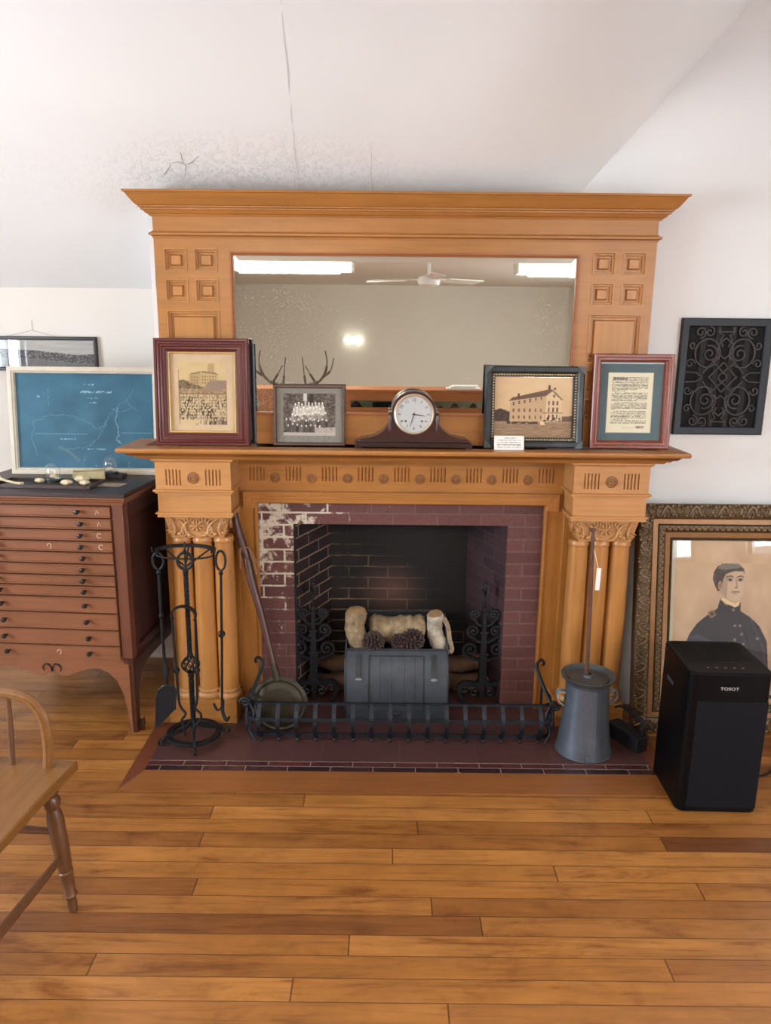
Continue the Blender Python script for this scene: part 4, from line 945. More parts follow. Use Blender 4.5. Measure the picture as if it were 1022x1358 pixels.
# ================================================================== FENDER
fe=thing('fireplace_fender','low black iron basket-work fender with riveted straps and scrolled ends in front of the fire','fender',(0,0,HZ))
FX=.60
def fsec(t):   # section of the bellied front, t 0 (top) .. 1 (bottom)
    return (-.325-.045*sin(pi*min(1,t*1.05)), .165-.15*t)
for i in range(16):
    x=-.578+i*.0771; q=MB()
    q.tube([(x,*fsec(t)) for t in np.linspace(0,1,9)],.0085,4,rb=.002,up=(0,-1,.0)); y_,z_=fsec(.35); q.ball((x,y_-.003,z_),.0055,6); y_,z_=fsec(.93); q.ball((x,y_-.003,z_+.002),.0055,6); q.ball((x,y_-.006,.008),.0085,6); q.build('strap',IRONG,fe)
for nm,t_,hz,th in (('top_rail',.0,.004,.004),('middle_rail',.35,.0085,.0018),('bottom_rail',.93,.008,.003)):
    y_,z_=fsec(t_); q=MB()
    pts=[(-FX-.03,y_+.13,z_+(.0)),(-FX-.035,y_+.08,z_),(-FX-.022,y_+.022,z_),(-FX+.01,y_+.003,z_)]
    pts=resample(pts)+[(0,y_+.003,z_)]+[(-a,b,c) for a,b,c in resample(pts)[::-1]]
    q.tube(pts,hz if nm!='top_rail' else .005,4,rb=hz if nm!='top_rail' else .005,up=(0,0,1)) if nm=='top_rail' else q.tube(pts,th,4,rb=hz,up=(0,0,1))
    q.build(nm,IRONG,fe)
for s in (-1,1):
    q=MB()
    q.tube(resample([(s*(FX+.012),-.345,.02),(s*(FX+.03),-.345,.07),(s*(FX+.035),-.33,.12),(s*(FX+.03),-.31,.175)]),.008,4,rb=.003,up=(s,-.6,0))
    q.tube(resample([(s*(FX-.0),-.36,.02),(s*(FX+.02),-.36,.07),(s*(FX+.002),-.345,.13),(s*(FX+.03),-.325,.175)]),.007,4,rb=.003,up=(s,-.6,0))
    for (cy,cz,r) in ((-.29,.045,.02),(-.285,.095,.022),(-.25,.06,.018),(-.25,.12,.018),(-.22,.05,.016)):
        q.tube([(s*(FX+.03),cy+r*(1-k/22)*cos(.7*k),cz+r*(1-k/22)*sin(.7*k)) for k in range(18)],.0035,6)
    q.build('end_scrollwork',IRONG,fe)
    q=MB()
    q.tube([(s*(FX+.036+p[0]),-.33,.172+p[2]) for p in spiral(0,0,.022,1.6,0,-s)],.0075,6)
    q.build('end_scroll',IRON,fe)
    q=MB()
    q.tube(resample([(s*(FX+.03),-.31,.165),(s*(FX+.012),-.27,.2),(s*(FX-.012),-.215,.26),(s*(FX-.018),-.2,.29),(s*(FX-.0),-.195,.312),(s*(FX+.014),-.195,.30),(s*(FX+.010),-.195,.287)]),[.009]*20+[.006]*17,6); q.build('end_bar',IRON,fe)
    q=MB(); q.tube([(s*(FX+.028),-.12,.16),(s*(FX+.028),-.12,.01)],.006,6); q.build('rear_post',IRON,fe)

# ================================================================== ANDIRONS
def andiron(x,label,flip):
    a=thing('andiron',label,'andiron',(x,.03,HZ),group='pair of scrolled andirons')
    q=MB()
    q.prism([(-.017,.10),(.017,.10),(.0165,.24),(-.0165,.24)],-.012,.012); q.prism([(-.014,.24),(.014,.24),(.011,.345),(-.011,.345)],-.010,.010); q.prism([(-.010,.345),(.010,.345),(.007,.46),(-.007,.46)],-.008,.008)
    for z,w in ((.105,.024),(.24,.023),(.345,.018),(.435,.014)): q.box(-w,w,-.016,.016,z-.005,z+.005)
    q.tube([(0,0,.46),(0,0,.52)],.004,8); q.build('post',IRONB,a,bevel=.001)
    q=MB(); cage(q,0,0,.545,.011,.06,6,.003); q.ball((0,0,.582),.009,8); q.ball((0,0,.545),.007,6,(1,1,2)); q.build('finial',IRONB,a)
    for (z,r,dx) in ((.262,.037,.06),(.352,.030,.05),(.432,.024,.042)):
        for s in (-1,1):
            q=MB(); sp=spiral(s*dx,z,r,1.55,(-.9*pi/2 if s>0 else -pi+.9*pi/2-.0),s*1,30,.2)
            w_=[.0058*(1-.3*i/30) for i in range(31)]
            q.tube([(s*.012,0,z-.055),(s*.03,0,z-.05)]+[(p[0],-.004,p[2]) for p in sp],[.006,.006]+w_,4,rb=.007,up=(0,1,0)); q.ball((s*dx,-.008,z),.008,8); q.build('scroll',IRONB,a)
    for s in (-1,1):
        q=MB(); q.tube(resample([(0,-.0,.10),(s*.03,-.004,.09),(s*.08,-.01,.1),(s*.105,-.012,.075),(s*.1,-.014,.045),(s*.08,-.014,.01),(s*.07,-.014,.004)]),[.011]*20+[.007]*17,4,rb=.008,up=(0,1,0)); 
        q.tube([(p[0],-.014,p[2]) for p in spiral(s*.035,.055,.022,1.3,pi/2,-s)],.005,6); q.tube([(p[0],-.014,p[2]) for p in spiral(s*.083,.07,.018,1.3,0,s)],.004,6); q.build('foot',IRONB,a)
    q=MB(); q.prism([(-.016,.10),(.016,.10),(.009,.03),(.0,.0),(-.009,.03)],-.006,.006); q.build('drop',IRONB,a)
    q=MB(); q.tube([(0,.0,.085),(0,.2,.08),(0,.22,.0)],.01,4); q.build('log_bar',IRONB,a)
    return a
andiron(-.388,'tall black iron andiron with paired scrolls on the left side of the fire',0); andiron(.385,'tall black iron andiron with paired scrolls on the right side of the fire',0)
# logs lying behind
LOGB=plain('log_brown',(92,68,50),.9,0,.35,14,.8); LOGE=plain('log_end',(150,120,84),.85,0,.2,30,.4)
def logobj(c,l,r,rot,label,mats=None,grp=None,bend=.008,name='log'):
    q=MB(); n_=22; rr=[r*(1+.035*random.uniform(-1,1)+.04*sin(i*.6)) for i in range(n_+1)]; rr[0]*=.9; rr[-1]*=.9
    q.tube([(-l/2+l*i/n_,bend*sin(i*.3),bend*cos(i*.35)) for i in range(n_+1)],rr,22)
    q.v=[(x+random.uniform(-1,1)*r*.03,y*(1+random.uniform(-1,1)*.07),z*(1+random.uniform(-1,1)*.07)) for x,y,z in q.v]
    # ends
    for k in range(len(q.f)): 
        if len(q.f[k])>4: q.m[k]=1
    ob=q.build(name,mats or [LOGB,LOGE],None,ang=50); ob.location=c; ob.rotation_euler=rot; tag(ob,label,'log',grp); return ob
LG='logs laid behind the andirons'
logobj((-.30,.14,.05),.30,.042,(0,0,R(6)),'lower brown log lying behind the left andiron',grp=LG)
logobj((-.30,.17,.136),.26,.04,(0,R(5),R(-8)),'upper brown log lying behind the left andiron',grp=LG)
logobj((.31,.14,.052),.30,.044,(0,0,R(-7)),'lower brown log lying behind the right andiron',grp=LG)
logobj((.30,.17,.14),.28,.041,(0,R(-4),R(5)),'upper brown log lying behind the right andiron',grp=LG)

# ================================================================== COAL HOD WITH LOGS AND CONES
HODM=plain('hod_sheet_metal',(60,65,73),.55,.25,.22,16,.3)
HODD=plain('hod_strap_metal',(38,40,45),.5,.3,.2,30,.3)
ho=thing('coal_hod','grey metal curved-front wood hod with strap hinges standing in the fireplace','hod',(-.012,0,HZ))
hx=.222
front=[(-.16,.0),(-.168,.02),(-.178,.07),(-.18,.12),(-.176,.17),(-.164,.22),(-.146,.26),(-.122,.292),(-.10,.312)]
sec=front+[(-.094,.312)]+[(y_+.006,z_) for y_,z_ in front[::-1]]
q=MB(); q.prism([(y_,z_) for y_,z_ in sec],-hx,hx,'x'); fr_=q.build('curved_front',HODM,ho,ang=25)
q=MB(); q.prism(front+[(.03,.36),(.075,.40),(.10,.41),(.10,0)],-hx-.003,-hx+.003,'x'); q.build('side_plate',HODM,ho)
q=MB(); q.prism(front+[(.03,.36),(.075,.40),(.10,.41),(.10,0)],hx-.003,hx+.003,'x'); q.build('side_plate',HODM,ho)
q=MB(); q.box(-hx,hx,.095,.10,0,.41); q.build('back_plate',HODD,ho); q=MB(); q.box(-hx,hx,-.15,.095,.002,.01); q.build('bottom_plate',HODM,ho)
q=MB(); q.tube([(-.17,.1,.415),(.18,.1,.415)],.006,8); q.build('back_rim',HODD,ho)
q=MB(); q.tube([(-hx,-.103,.313),(hx,-.103,.313)],.005,8); 
for s in (-1,1): q.tube([(s*hx,y_-.001,z_) for y_,z_ in front],.004,6)
q.build('rim_bead',HODD,ho)
def onfront(z):
    for (y0,z0),(y1,z1) in zip(front[:-1],front[1:]):
        if z0<=z<=z1: return y0+(y1-y0)*(z-z0)/(z1-z0)
    return front[-1][0]
q=MB(); loop=[(-.115,z) for z in np.linspace(.05,.285,10)]
for xx in (-.118,.118): q.tube([(xx,onfront(z)-.001,z) for z in np.linspace(.062,.292,12)],.0028,5)
for zz in (.062,.292): q.tube([(-.118,onfront(zz)-.001,zz),(.118,onfront(zz)-.001,zz)],.0028,5)
for xx in (-.07,-.02,.035,.08): q.tube([(xx,onfront(z)-.0,z) for z in np.linspace(.07,.285,12)],.001,4)
q.build('front_door_outline',HODD,ho)
for s in (-1,1):
    q=MB(); q.tube([(s*.163,onfront(z)-.004,z) for z in np.linspace(.215,.295,7)],.010,4,rb=.003,up=(0,-1,0)); q.build('hinge_strap',HODD,ho); q=MB(); q.ball((s*.163,onfront(.2)-.002,.2),.016,8,(1,.35,.6)); q.build('rivet_plate',plain('rivet_pale',(120,122,122),.5,.4,.2),ho)
q=MB(); q.ball((0,onfront(.045)-.004,.045),.012,8,(1,.5,1)); q.tube([(-.016,onfront(.05)-.006,.055),(0,onfront(.045)-.008,.04),(.016,onfront(.05)-.006,.055)],.003,5); q.build('latch',HODD,ho)
BIRCH=plain('pale_split_wood',(140,120,92),.9,0,.5,32,1.); BARKW=plain('birch_bark_pale',(168,158,142),.75,0,.45,22,1.)
logobj((-.012-.178,-.03,.37),.2,.044,(0,R(86),R(10)),'pale shaggy-barked log standing at the left in the hod',[BIRCH,LOGE],'firewood in the hod',.006)
logobj((-.012+.0,.03,.36),.24,.062,(0,R(-2),R(0)),'thick pale crosswise log in the middle of the hod',[BIRCH,LOGE],'firewood in the hod',.004)
logobj((.168,-.02,.355),.2,.036,(0,R(80),R(-10)),'pale log with peeling white bark standing at the right in the hod',[BARKW,LOGE],'firewood in the hod',.007)
# peeling bark strip
q=MB(); q.tube(resample([(.195,-.03,.44),(.215,-.04,.40),(.222,-.05,.35),(.232,-.07,.31),(.222,-.085,.30)]),.010,4,rb=.003,up=(0,1,0)); tag(q.build('bark_strip',plain('bark_strip',(136,118,98),.9,0,.3,30,.6)),'curled strip of bark hanging over the right rim of the hod','bark')
CONE=plain('pine_cone_brown',(66,50,46),.8,0,.3,60,.3)
def cone(c,r,rot,label,sq=1):
    q=MB(); q.ball((0,0,0),r*.55,8,(1,1,1.25)); n_=80
    for i in range(n_):
        t=(i+.5)/n_; ph=math.acos(1-1.75*t); th=i*2.39996
        d=Vector((sin(ph)*cos(th),sin(ph)*sin(th),cos(ph)*1.2)); p=d*r*.78
        M=d.to_track_quat('Z','Y').to_matrix().to_4x4()
        q.ball(tuple(p),r*.27,4,(.62,.3,1.),M)
    ob=q.build('pine_cone',CONE,None); ob.location=c; ob.rotation_euler=rot; tag(ob,label,'pine cone','pine cones in the hod'); return ob
cone((-.115,-.065,.335),.05,(R(60),R(-30),0),'left pine cone resting on the firewood in the hod')
cone((.0,-.06,.335),.038,(R(50),R(10),0),'small pine cone in the middle behind the hod front')
cone((.058,-.062,.345),.052,(R(55),R(25),R(20)),'right and largest pine cone in the hod')

# ================================================================== BED WARMER
bw=thing('bed_warmer','old brass warming pan with long wooden handle, left behind the fender','bed warmer',(-.508,-.235,.10),(R(-9),R(-5.5),0))
q=MB(); q.lathe([(.0,-.028),(.085,-.026),(.112,-.018),(.118,0),(.122,.003),(.118,.006),(.108,.01),(.1,.006),(.092,.013),(.07,.017),(.03,.02),(0,.021)],44,(0,0,.02),Matrix.Rotation(R(90),4,'X')); pan=q.build('pan',BRASSD,bw)
q=MB()
for k in range(5): q.tube([(p[0],-.018,p[2]) for p in spiral(.05*cos(k*1.257+.3),.02+.05*sin(k*1.257+.3),.018,.9,k*1.257)],.0012,4)
q.build('engraving',BRASSD,pan)
q=MB(); q.tube([(0,.002,.125),(-.004,.002,.16),(-.012,.004,.2)],[.018,.015,.013],12); q.build('ferrule',BRASSD,bw)
hp=[(-.010,.004,.195),(-.045,.012,.42),(-.07,.016,.55),(-.078,.018,.62),(-.084,.02,.66),(-.105,.022,.76),(-.118,.024,.86)]
q=MB(); q.tube(resample(hp),[.013+.006*min(1,i/12)-( .003 if 22<i<25 else 0)-.006*max(0,(i-28)/8) for i in range(37)],12); q.build('handle',PONEW,bw)
q=MB(); q.tube([(-.084+.018*cos(t),.02+.018*sin(t),.70) for t in np.linspace(0,2*pi,14)],.004,6,closed=False); q.tube(resample([(-.1,.004,.70),(-.106,.0,.66),(-.108,.0,.61)]),.004,5); q.tube(resample([(-.068,.004,.7),(-.05,.0,.65),(-.042,.0,.58)]),.004,5); q.tube(resample([(-.066,.004,.695),(-.035,.0,.63),(-.0,-.0,.56)]),.0035,5); q.build('leather_thong',LEATHER,bw)

# ================================================================== CHURN
GALV=plain('galvanized_steel',(92,100,112),.42,.5,.14,18,.12); GALVL=plain('galvanized_lid',(84,88,90),.5,.5,.18,14,.2)
ch=thing('butter_churn','tall grey galvanized churn with lid and wooden dasher, right on the hearth','churn',(.755,-.372,HZ))
q=MB(); q.lathe([(.112,0),(.115,.003),(.112,.006),(.095,.12),(.088,.21),(.086,.296),(.089,.3),(.09,.306),(.0,.306)],48); bd=q.build('body',GALV,ch)
q=MB(); q.tube([(.02+.0,-.110+.0,.004),(.018,-.094,.12),(.016,-.087,.21),(.0155,-.086,.3)],.0022,5); q.build('seam',GALV,bd)
q=MB(); q.box(-.02,.0,-.1155,-.108,.004,.035); q.tube([(-.016,-.1165,.006),(-.016,-.113,.03)],.0025,5); q.tube([(-.004,-.1165,.006),(-.004,-.113,.03)],.0025,5); q.build('drain_bracket',GALV,bd)
q=MB(); q.lathe([(.088,.304),(.104,.322),(.108,.331),(.105,.333),(.092,.318),(.08,.314),(.078,.318),(.03,.322),(.024,.323),(.022,.333),(.013,.335),(.0125,.322)],48); ld=q.build('lid',GALVL,ch)
for a in (R(180),R(5)):
    q=MB(); c_,s_=cos(a),sin(a)
    M=lambda r_,t_,z_: (c_*r_-s_*t_, s_*r_+c_*t_, z_)
    q.tube(resample([M(.088,0,.255),M(.112,0,.262),M(.122,0,.245),M(.112,0,.215),M(.092,0,.2)]),.0025,4,rb=.013,up=(-s_,c_,0)); q.build('handle',plain('handle_zinc',(146,152,160),.4,.5,.1),ch)
q=MB(); q.tube([(-.002,.0,.05),(-.012,.004,.6),(-.022,.006,.925)],[.0085,.008,.007],10); q.ball((-.026,.002,.93),.010,8,(1.5,1,.7)); ds=q.build('dasher_rod',plain('dasher_wood',(92,62,50),.55,0,.25,30,.2),ch)
q=MB(); q.box(-.0085,.0085,-.0005,.0005,-.045,.045); tg_=q.build('paper_tag',PAPERW,ch); tg_.location=(.006,-.012,.735); tg_.rotation_euler=(0,R(1),0)
q=MB(); q.tube(resample([(-.016,-.008,.85),(-.008,-.012,.82),(.004,-.012,.778)]),.0009,4); q.build('tag_string',PAPERW,ch)
# box iron
ir=thing('cast_iron_foot_warmer','dark iron wedge-shaped box with hoop handle lying on the hearth beside the churn','iron box',(.952,-.33,HZ),(0,0,R(-62)))
q=MB(); q.prism([(-.09,-.028),(.075,-.028),(.075,.03),(-.09,.03)],.0,.062,'z'); q.build('box',BLACKM,ir,bevel=.004)
q=MB(); q.box(-.094,.079,-.032,.034,.06,.066); q.build('lid',BLACKM,ir,bevel=.002)
q=MB(); q.tube(resample([(.07,0,.064),(.078,0,.11),(.05,0,.14),(.0,0,.148),(-.05,0,.15),(-.08,0,.13)]),.0035,4,rb=.009,up=(0,1,0)); q.build('handle',BLACKM,ir)

# ================================================================== WALL GRILLE
vw,vh=.378,.478
ve=thing('wall_register','black cast iron scrollwork heat register mounted on the white wall right of the mantel','register',(1.333,YW-.001,1.258))
q=MB(); q.ring(-vw/2,vw/2,0,vh,[(0,0),(0,.016),(.004,.019),(.03,.016),(.034,.010),(.034,-.0)]); q.build('frame',BLACKM,ve,ang=25)
q=MB(); q.box(-vw/2+.03,vw/2-.03,-.003,.0,.03,vh-.03); q.build('cavity_shadow_sheet',plain('cavity_shadow_black',(10,10,12),.9),ve)  # flat black sheet stands in for the unlit duct behind the grille
q=MB(); w0,w1,z0,z1=-vw/2+.034,vw/2-.034,.034,vh-.034; cx,cz=0,vh/2; ww=.004
def T(pts,closed=False): q.tube([(x,-.009,z) for x,z in pts],ww,5,rb=.003,up=(0,1,0),closed=closed)
def circ(x,z,r,a0=0,a1=2*pi,n=22): return [(x+r*cos(a0+(a1-a0)*k/n),z+r*sin(a0+(a1-a0)*k/n)) for k in range(n+1)]
for sx in (-1,1):
    for sz in (-1,1):
        X=lambda a:cx+sx*a
        Z=lambda a:cz+sz*a
        big=[(X(.072+.052*cos(t)),Z(.098+.058*sin(t))) for t in np.linspace(-2.3,3.6,26)]; T(big)
        T([(X(p[0]),Z(p[2])) for p in spiral(.062,.095,.036,1.5,1.2,1,22,.2)])
        T([(X(p[0]),Z(p[2])) for p in spiral(.108,.182,.024,1.4,-1.5,-1,20,.2)]); T([(X(p[0]),Z(p[2])) for p in spiral(.07,.184,.022,1.3,1.4,1,20,.2)])
        T([(X(p[0]),Z(p[2])) for p in spiral(.135,.13,.018,1.2,pi,1,18,.2)]); T([(X(p[0]),Z(p[2])) for p in spiral(.14,.055,.02,1.2,pi,-1,18,.2)])
        T([(X(.0),Z(.062)),(X(.06),Z(-.004)),(X(.02),Z(-.052))][:2]); T([(X(.02),Z(.09)),(X(.085),Z(.016))]); T([(X(0),Z(.02)),(X(.05),Z(.066))])
        T([(X(.0),Z(.075)),(X(.03),Z(.10)),(X(.03),Z(.135)),(X(.0),Z(.16))]); T([(X(.012),Z(.125)),(X(.024),Z(.15)),(X(.012),Z(.17)),(X(.03),Z(.18)),(X(.03),Z(.205))])
        T([(X(.155),Z(.02)),(X(.11),Z(.018)),(X(.085),Z(.0))])
T(circ(cx,cz,.017),False); T([(cx-.03,cz+.185),(cx+.03,cz+.185)]); T([(cx-.03,cz-.185),(cx+.03,cz-.185)])
q.build('scroll_tracery',plain('tracery_iron',(66,62,63),.55,.2,.2,50,.3),ve)
q=MB()
for x in (-.09,-.03,.03,.09): q.box(x-.012,x+.012,-.006,-.004,.034,vh-.034)
q.build('damper_blade',plain('damper',(20,19,20),.7,.1),ve)

# ================================================================== GREAT GILT PORTRAIT
gw,gh=.83,.98
GILT=plain('aged_gilt_lit',(112,88,56),.45,.3,.3,70,.7); GILTP=plain('plain_gilt_band',(142,100,60),.4,.3,.12,20,.1); GILT_SHADED=plain('aged_gilt_shaded',(80,60,40),.5,.3,.3,60,.8)  # relief gilt lighter, ground gilt darker: light and shadow put into the colours
tp,fo=frame('gilt_portrait_frame','large ornate gilt frame with portrait of a uniformed person, standing on the floor','portrait',1.0+gw/2,-.205,.003,gw,gh,9.0,
  [(0,0),(0,.02),(.004,.026),(.014,.034),(.034,.036),(.054,.028),(.062,.02)],GILT_SHADED,0,depth=.018,glass=False)
t=tp
q=MB(); q.ring(-gw/2,gw/2,0,gh,[(.062,.02),(.064,.023),(.084,.023),(.086,.018)]); q.build('flat_band',GILTP,t)
q=MB(); q.ring(-gw/2,gw/2,0,gh,[(.086,.016),(.09,.024),(.102,.026),(.116,.018),(.119,.012)]); q.build('inner_leaf_band',GILT_SHADED,t)
q=MB(); q.ring(-gw/2,gw/2,0,gh,[(.119,.012),(.121,.014),(.143,.006),(.145,.002)]); q.build('flat_gold_slip',GILTP,t)
q=MB(); q.ring(-gw/2,gw/2,0,gh,[(.145,.002),(.147,.008),(.153,.008),(.156,-.002)])
def alongframe(d,step,fn,sides=('l','t','r')):
    """call fn(pos along, x, z, angle) at even steps round the frame centre line at inset d"""
    x0,x1,zz0,zz1=-gw/2+d,gw/2-d,d,gh-d
    for (ax,az,bx,bz) in ((x0,zz0,x0,zz1),(x0,zz1,x1,zz1),(x1,zz1,x1,zz0),(x1,zz0,x0,zz0)):
        l_=math.hypot(bx-ax,bz-az); n_=max(1,int(l_/step))
        for i in range(n_): fn(i,ax+(bx-ax)*(i+.5)/n_,az+(bz-az)*(i+.5)/n_,math.atan2(bz-az,bx-ax))
alongframe(.150,.011,lambda i,x,z,a:q.ball((x,-.0085,z),.0042,4))
q.build('bead_liner',plain('bead_liner_dark',(70,58,38),.5,.4,.3,80,.3),t)
q=MB()
def leaf(i,x,z,a):
    s=1 if i%2 else -1; u=(cos(a),sin(a)); v=(-sin(a)*s,cos(a)*s)
    Pp=lambda p,r_: (x+u[0]*p*1.15+v[0]*r_*1.9,-.037+(r_*r_)*12,z+u[1]*p*1.15+v[1]*r_*1.9)
    q.tube([Pp(-.024,-.012),Pp(-.014,.004),Pp(-.002,.010),Pp(.010,.006),Pp(.012,-.004),Pp(.004,-.008),Pp(-.002,-.002)],[.003,.0055,.0065,.006,.005,.004,.004],5)
    q.ball(Pp(.018,.010),.0075,5,(1,.7,1)); q.ball(Pp(-.012,-.012),.007,5,(1,.7,1)); q.ball(Pp(.02,-.008),.0075,5,(1,.7,1)); q.ball(Pp(-.02,.010),.0065,5,(1,.7,1)); q.ball(Pp(.0,-.013),.005,5,(1,.7,1))
alongframe(.028,.056,leaf); q.build('scroll_leaf_relief',GILT,fo)
q=MB()
def leaf2(i,x,z,a):
    u=(cos(a),sin(a)); s=1 if i%2 else -1
    q.ball((x-u[1]*.004*s,-.025,z+u[0]*.004*s),.0068,4,(1,.6,1)); q.ball((x+u[1]*.005*s+u[0]*.006,-.0245,z-u[0]*.005*s+u[1]*.006),.0045,4,(1,.6,1))
alongframe(.102,.0125,leaf2); q.build('leaf_relief',GILT,t)
def portrait(U,V):
    # U across .0-.1, V up; picture area aspect
    A=1.28; U0=U; U=.5325+(U-.4788)*1.18; V=.864+(V-.73)*1.09; C=fill(U,(176,148,120)); C+=(vnoise(U,V,4,3)[...,None]-.5)*34+(V[...,None]-.55)*np.array((26,22,18))
    put(C,(U0<.03),(190,180,154))
    coat=(44,46,54)
    body=[(.10,.0),(.12,.40),(.17,.50),(.24,.575),(.33,.63),(.42,.675),(.47,.71),(.60,.71),(.66,.665),(.76,.62),(.85,.56),(.93,.45),(.96,.2),(.97,0)]
    bm=poly(U,V,body); C[bm]=(np.array(coat)+(vnoise(U,V,7,5,2)[...,None]-.5)*12)[bm]
    sm=poly(U,V,[(.10,.32),(.14,.46),(.24,.5),(.4,.44),(.42,.36)]); C[sm]=C[sm]*.6+np.array((84,92,112))*.4
    put(C,line(U,V,[(.62,.66),(.72,.5),(.80,.3),(.84,0)],.006,A),(30,30,36)); put(C,line(U,V,[(.76,.61),(.9,.4),(.93,.2)],.004,A),(70,72,78)); put(C,line(U,V,[(.57,.68),(.6,.5),(.62,.0)],.004,A),(34,34,40))
    put(C,poly(U,V,[(.335,.652),(.385,.674),(.425,.635),(.375,.61)]),(132,112,78)); put(C,poly(U,V,[(.352,.650),(.385,.662),(.41,.638),(.378,.624)]),(66,60,56))
    put(C,poly(U,V,[(.435,.69),(.46,.755),(.52,.70),(.62,.69),(.66,.73),(.66,.67),(.56,.645),(.48,.655)]),(36,38,46))
    # neck, collar, head
    put(C,poly(U,V,[(.462,.75),(.6,.70),(.64,.72),(.63,.76),(.5,.79)]),(176,148,120)); put(C,poly(U,V,[(.462,.742),(.478,.76),(.60,.715),(.645,.735),(.642,.705),(.6,.69)]),(214,186,140))
    hd=poly(U,V,[(.435,.80),(.42,.87),(.43,.93),(.50,.965),(.62,.97),(.675,.93),(.688,.88),(.682,.83),(.672,.78),(.64,.74),(.60,.728),(.54,.745),(.48,.78)])
    C[hd]=(np.array((184,158,132))+(vnoise(U,V,9,9)[...,None]-.5)*18)[hd]
    hs=hd&(U<.52); C[hs]=C[hs]*.86
    hair=poly(U,V,[(.43,.80),(.40,.84),(.375,.89),(.385,.94),(.42,.98),(.50,1.0),(.62,.99),(.675,.965),(.69,.92),(.67,.945),(.58,.945),(.50,.925),(.475,.88),(.468,.83),(.45,.81)])
    C[hair]=(np.array((66,56,52))+(vnoise(U,V,26,11)[...,None]-.5)*44)[hair]
    put(C,poly(U,V,[(.42,.965),(.46,.999),(.62,.999),(.66,.975),(.60,.965),(.5,.955)]),(104,100,92))
    put(C,ell(U,V,.448,.845,.018,.03),(160,130,106)); put(C,ell(U,V,.45,.845,.009,.016),(112,86,70))
    for ex in (.545,.645):
        put(C,ell(U,V,ex,.885,.026,.011),(118,94,80)); put(C,ell(U,V,ex,.885,.011,.010),(48,40,38)); put(C,line(U,V,[(ex-.033,.902),(ex+.0,.912),(ex+.028,.905)],.006,A),(92,72,60))
    put(C,line(U,V,[(.603,.89),(.615,.85),(.618,.832),(.598,.827)],.005,A),(132,106,88)); put(C,ell(U,V,.606,.829,.016,.006),(126,98,82))
    put(C,line(U,V,[(.567,.797),(.60,.801),(.638,.798)],.005,A),(108,74,66)); put(C,ell(U,V,.602,.788,.02,.006),(156,120,104))
    for (x,y) in ((.59,.672),(.61,.56),(.615,.46),(.66,.56),(.68,.50),(.70,.43),(.835,.47)): put(C,ell(U,V,x,y,.014,.011),(118,112,100))
    return C
pw_,ph_=gw-.312,gh-.312
picture('portrait_print',pw_,ph_,.006,portrait,t,240,z0=.156)
q=MB(); q.add([(-pw_/2,.002,.156),(pw_/2,.002,.156),(pw_/2,.002,gh-.156),(-pw_/2,.002,gh-.156)],[(0,1,2,3)]); q.build('glass',PICGLASS,t,smooth=False)

# ================================================================== AIR PURIFIER
ap=thing('air_purifier','black boxy air purifier with perforated front, on the floor in front of the gilt portrait','air purifier',(.985,-.785,0.004),(0,0,R(-1.5)))
AW,AD,AH=.285,.285,.535
def rrect(x0,x1,y0,y1,r,n=6):
    out=[]
    for (cx_,cy_,a) in ((x1-r,y0+r,-pi/2),(x1-r,y1-r,0),(x0+r,y1-r,pi/2),(x0+r,y0+r,pi)):
        for k in range(n+1): out.append((cx_+r*cos(a+k*pi/2/n),cy_+r*sin(a+k*pi/2/n)))
    return out
q=MB(); q.prism(rrect(0,AW,0,AD,.03),.0,AH-.003,'z'); hb=q.build('housing',BLACKP,ap,bevel=.003)
q=MB(); q.prism(rrect(.003,AW-.003,.003,AD-.003,.028),AH-.003,AH,'z'); tpn=q.build('top_panel',BLACKG,ap,bevel=.001)
def perf_mat():
    mm,nt,b=mat('perforated_black'); v=coords(nt); vo=N(nt,'ShaderNodeTexVoronoi'); vo.inputs['Scale'].default_value=150; vo.inputs['Randomness'].default_value=0
    mp=nt.nodes.new('ShaderNodeMapping'); mp.inputs['Rotation'].default_value=(0,R(45),0); L(nt,v,mp.inputs[0]); L(nt,mp.outputs[0],vo.inputs['Vector'])
    k=math_(nt,'LESS_THAN',vo.outputs[0],.34); L(nt,mix(nt,k,lin((18,21,28)),lin((2,2,3))),b.inputs['Base Color']); b.inputs['Roughness'].default_value=.45; b.inputs['Specular IOR Level'].default_value=.15
    bump(nt,b,math_(nt,'SUBTRACT',1.,k),.4,.002); return mm
PERF=perf_mat()
q=MB(); q.box(.032,AW-.01,-.0015,.004,.02,AH-.105); q.build('front_grille',PERF,ap)
q=MB()
for i in range(24): q.tube([(.03+i*.0098,AD-.012,AH+.001),(.03+i*.0098-.01,.10,AH+.001)],.0018,4)
for i in range(14): q.tube([(.02,.105+i*.0122,AH+.0012),(AW-.02,.105+i*.0122,AH+.0012)],.0012,4)
q.build('top_grille',BLACKG,tpn)
q=MB(); q.box(.018,AW-.018,.098,AD-.01,AH,AH+.0006); q.build('grille_well',plain('well_black',(10,10,13),.6),tpn)
q=MB()
for i in range(5): q.lathe([(.0045,AH),(.0045,AH+.0006),(0,AH+.0008)],12,(.075+i*.03,.045,0))
lab(q.build('touch_buttons',plain('button_grey',(92,94,100),.5,0,.05),tpn),'row of faint grey touch buttons')
font_mesh([('TOSOT',.0155,.0,0,0,0)],'brand_lettering',plain('lettering_silver',(196,198,200),.4,.3,.02),ap,.0004)
bl_=[o_ for o_ in ap.children if o_.name.startswith('brand_lettering')][0]; bl_.location=(.137,-.0008,AH-.058); bl_.scale=(1.25,1,1)
q=MB(); q.box(-.0012,.004,.15,.21,AH-.12,AH-.105); q.build('side_grip',plain('grip_grey',(52,56,66),.5),ap,bevel=.001)
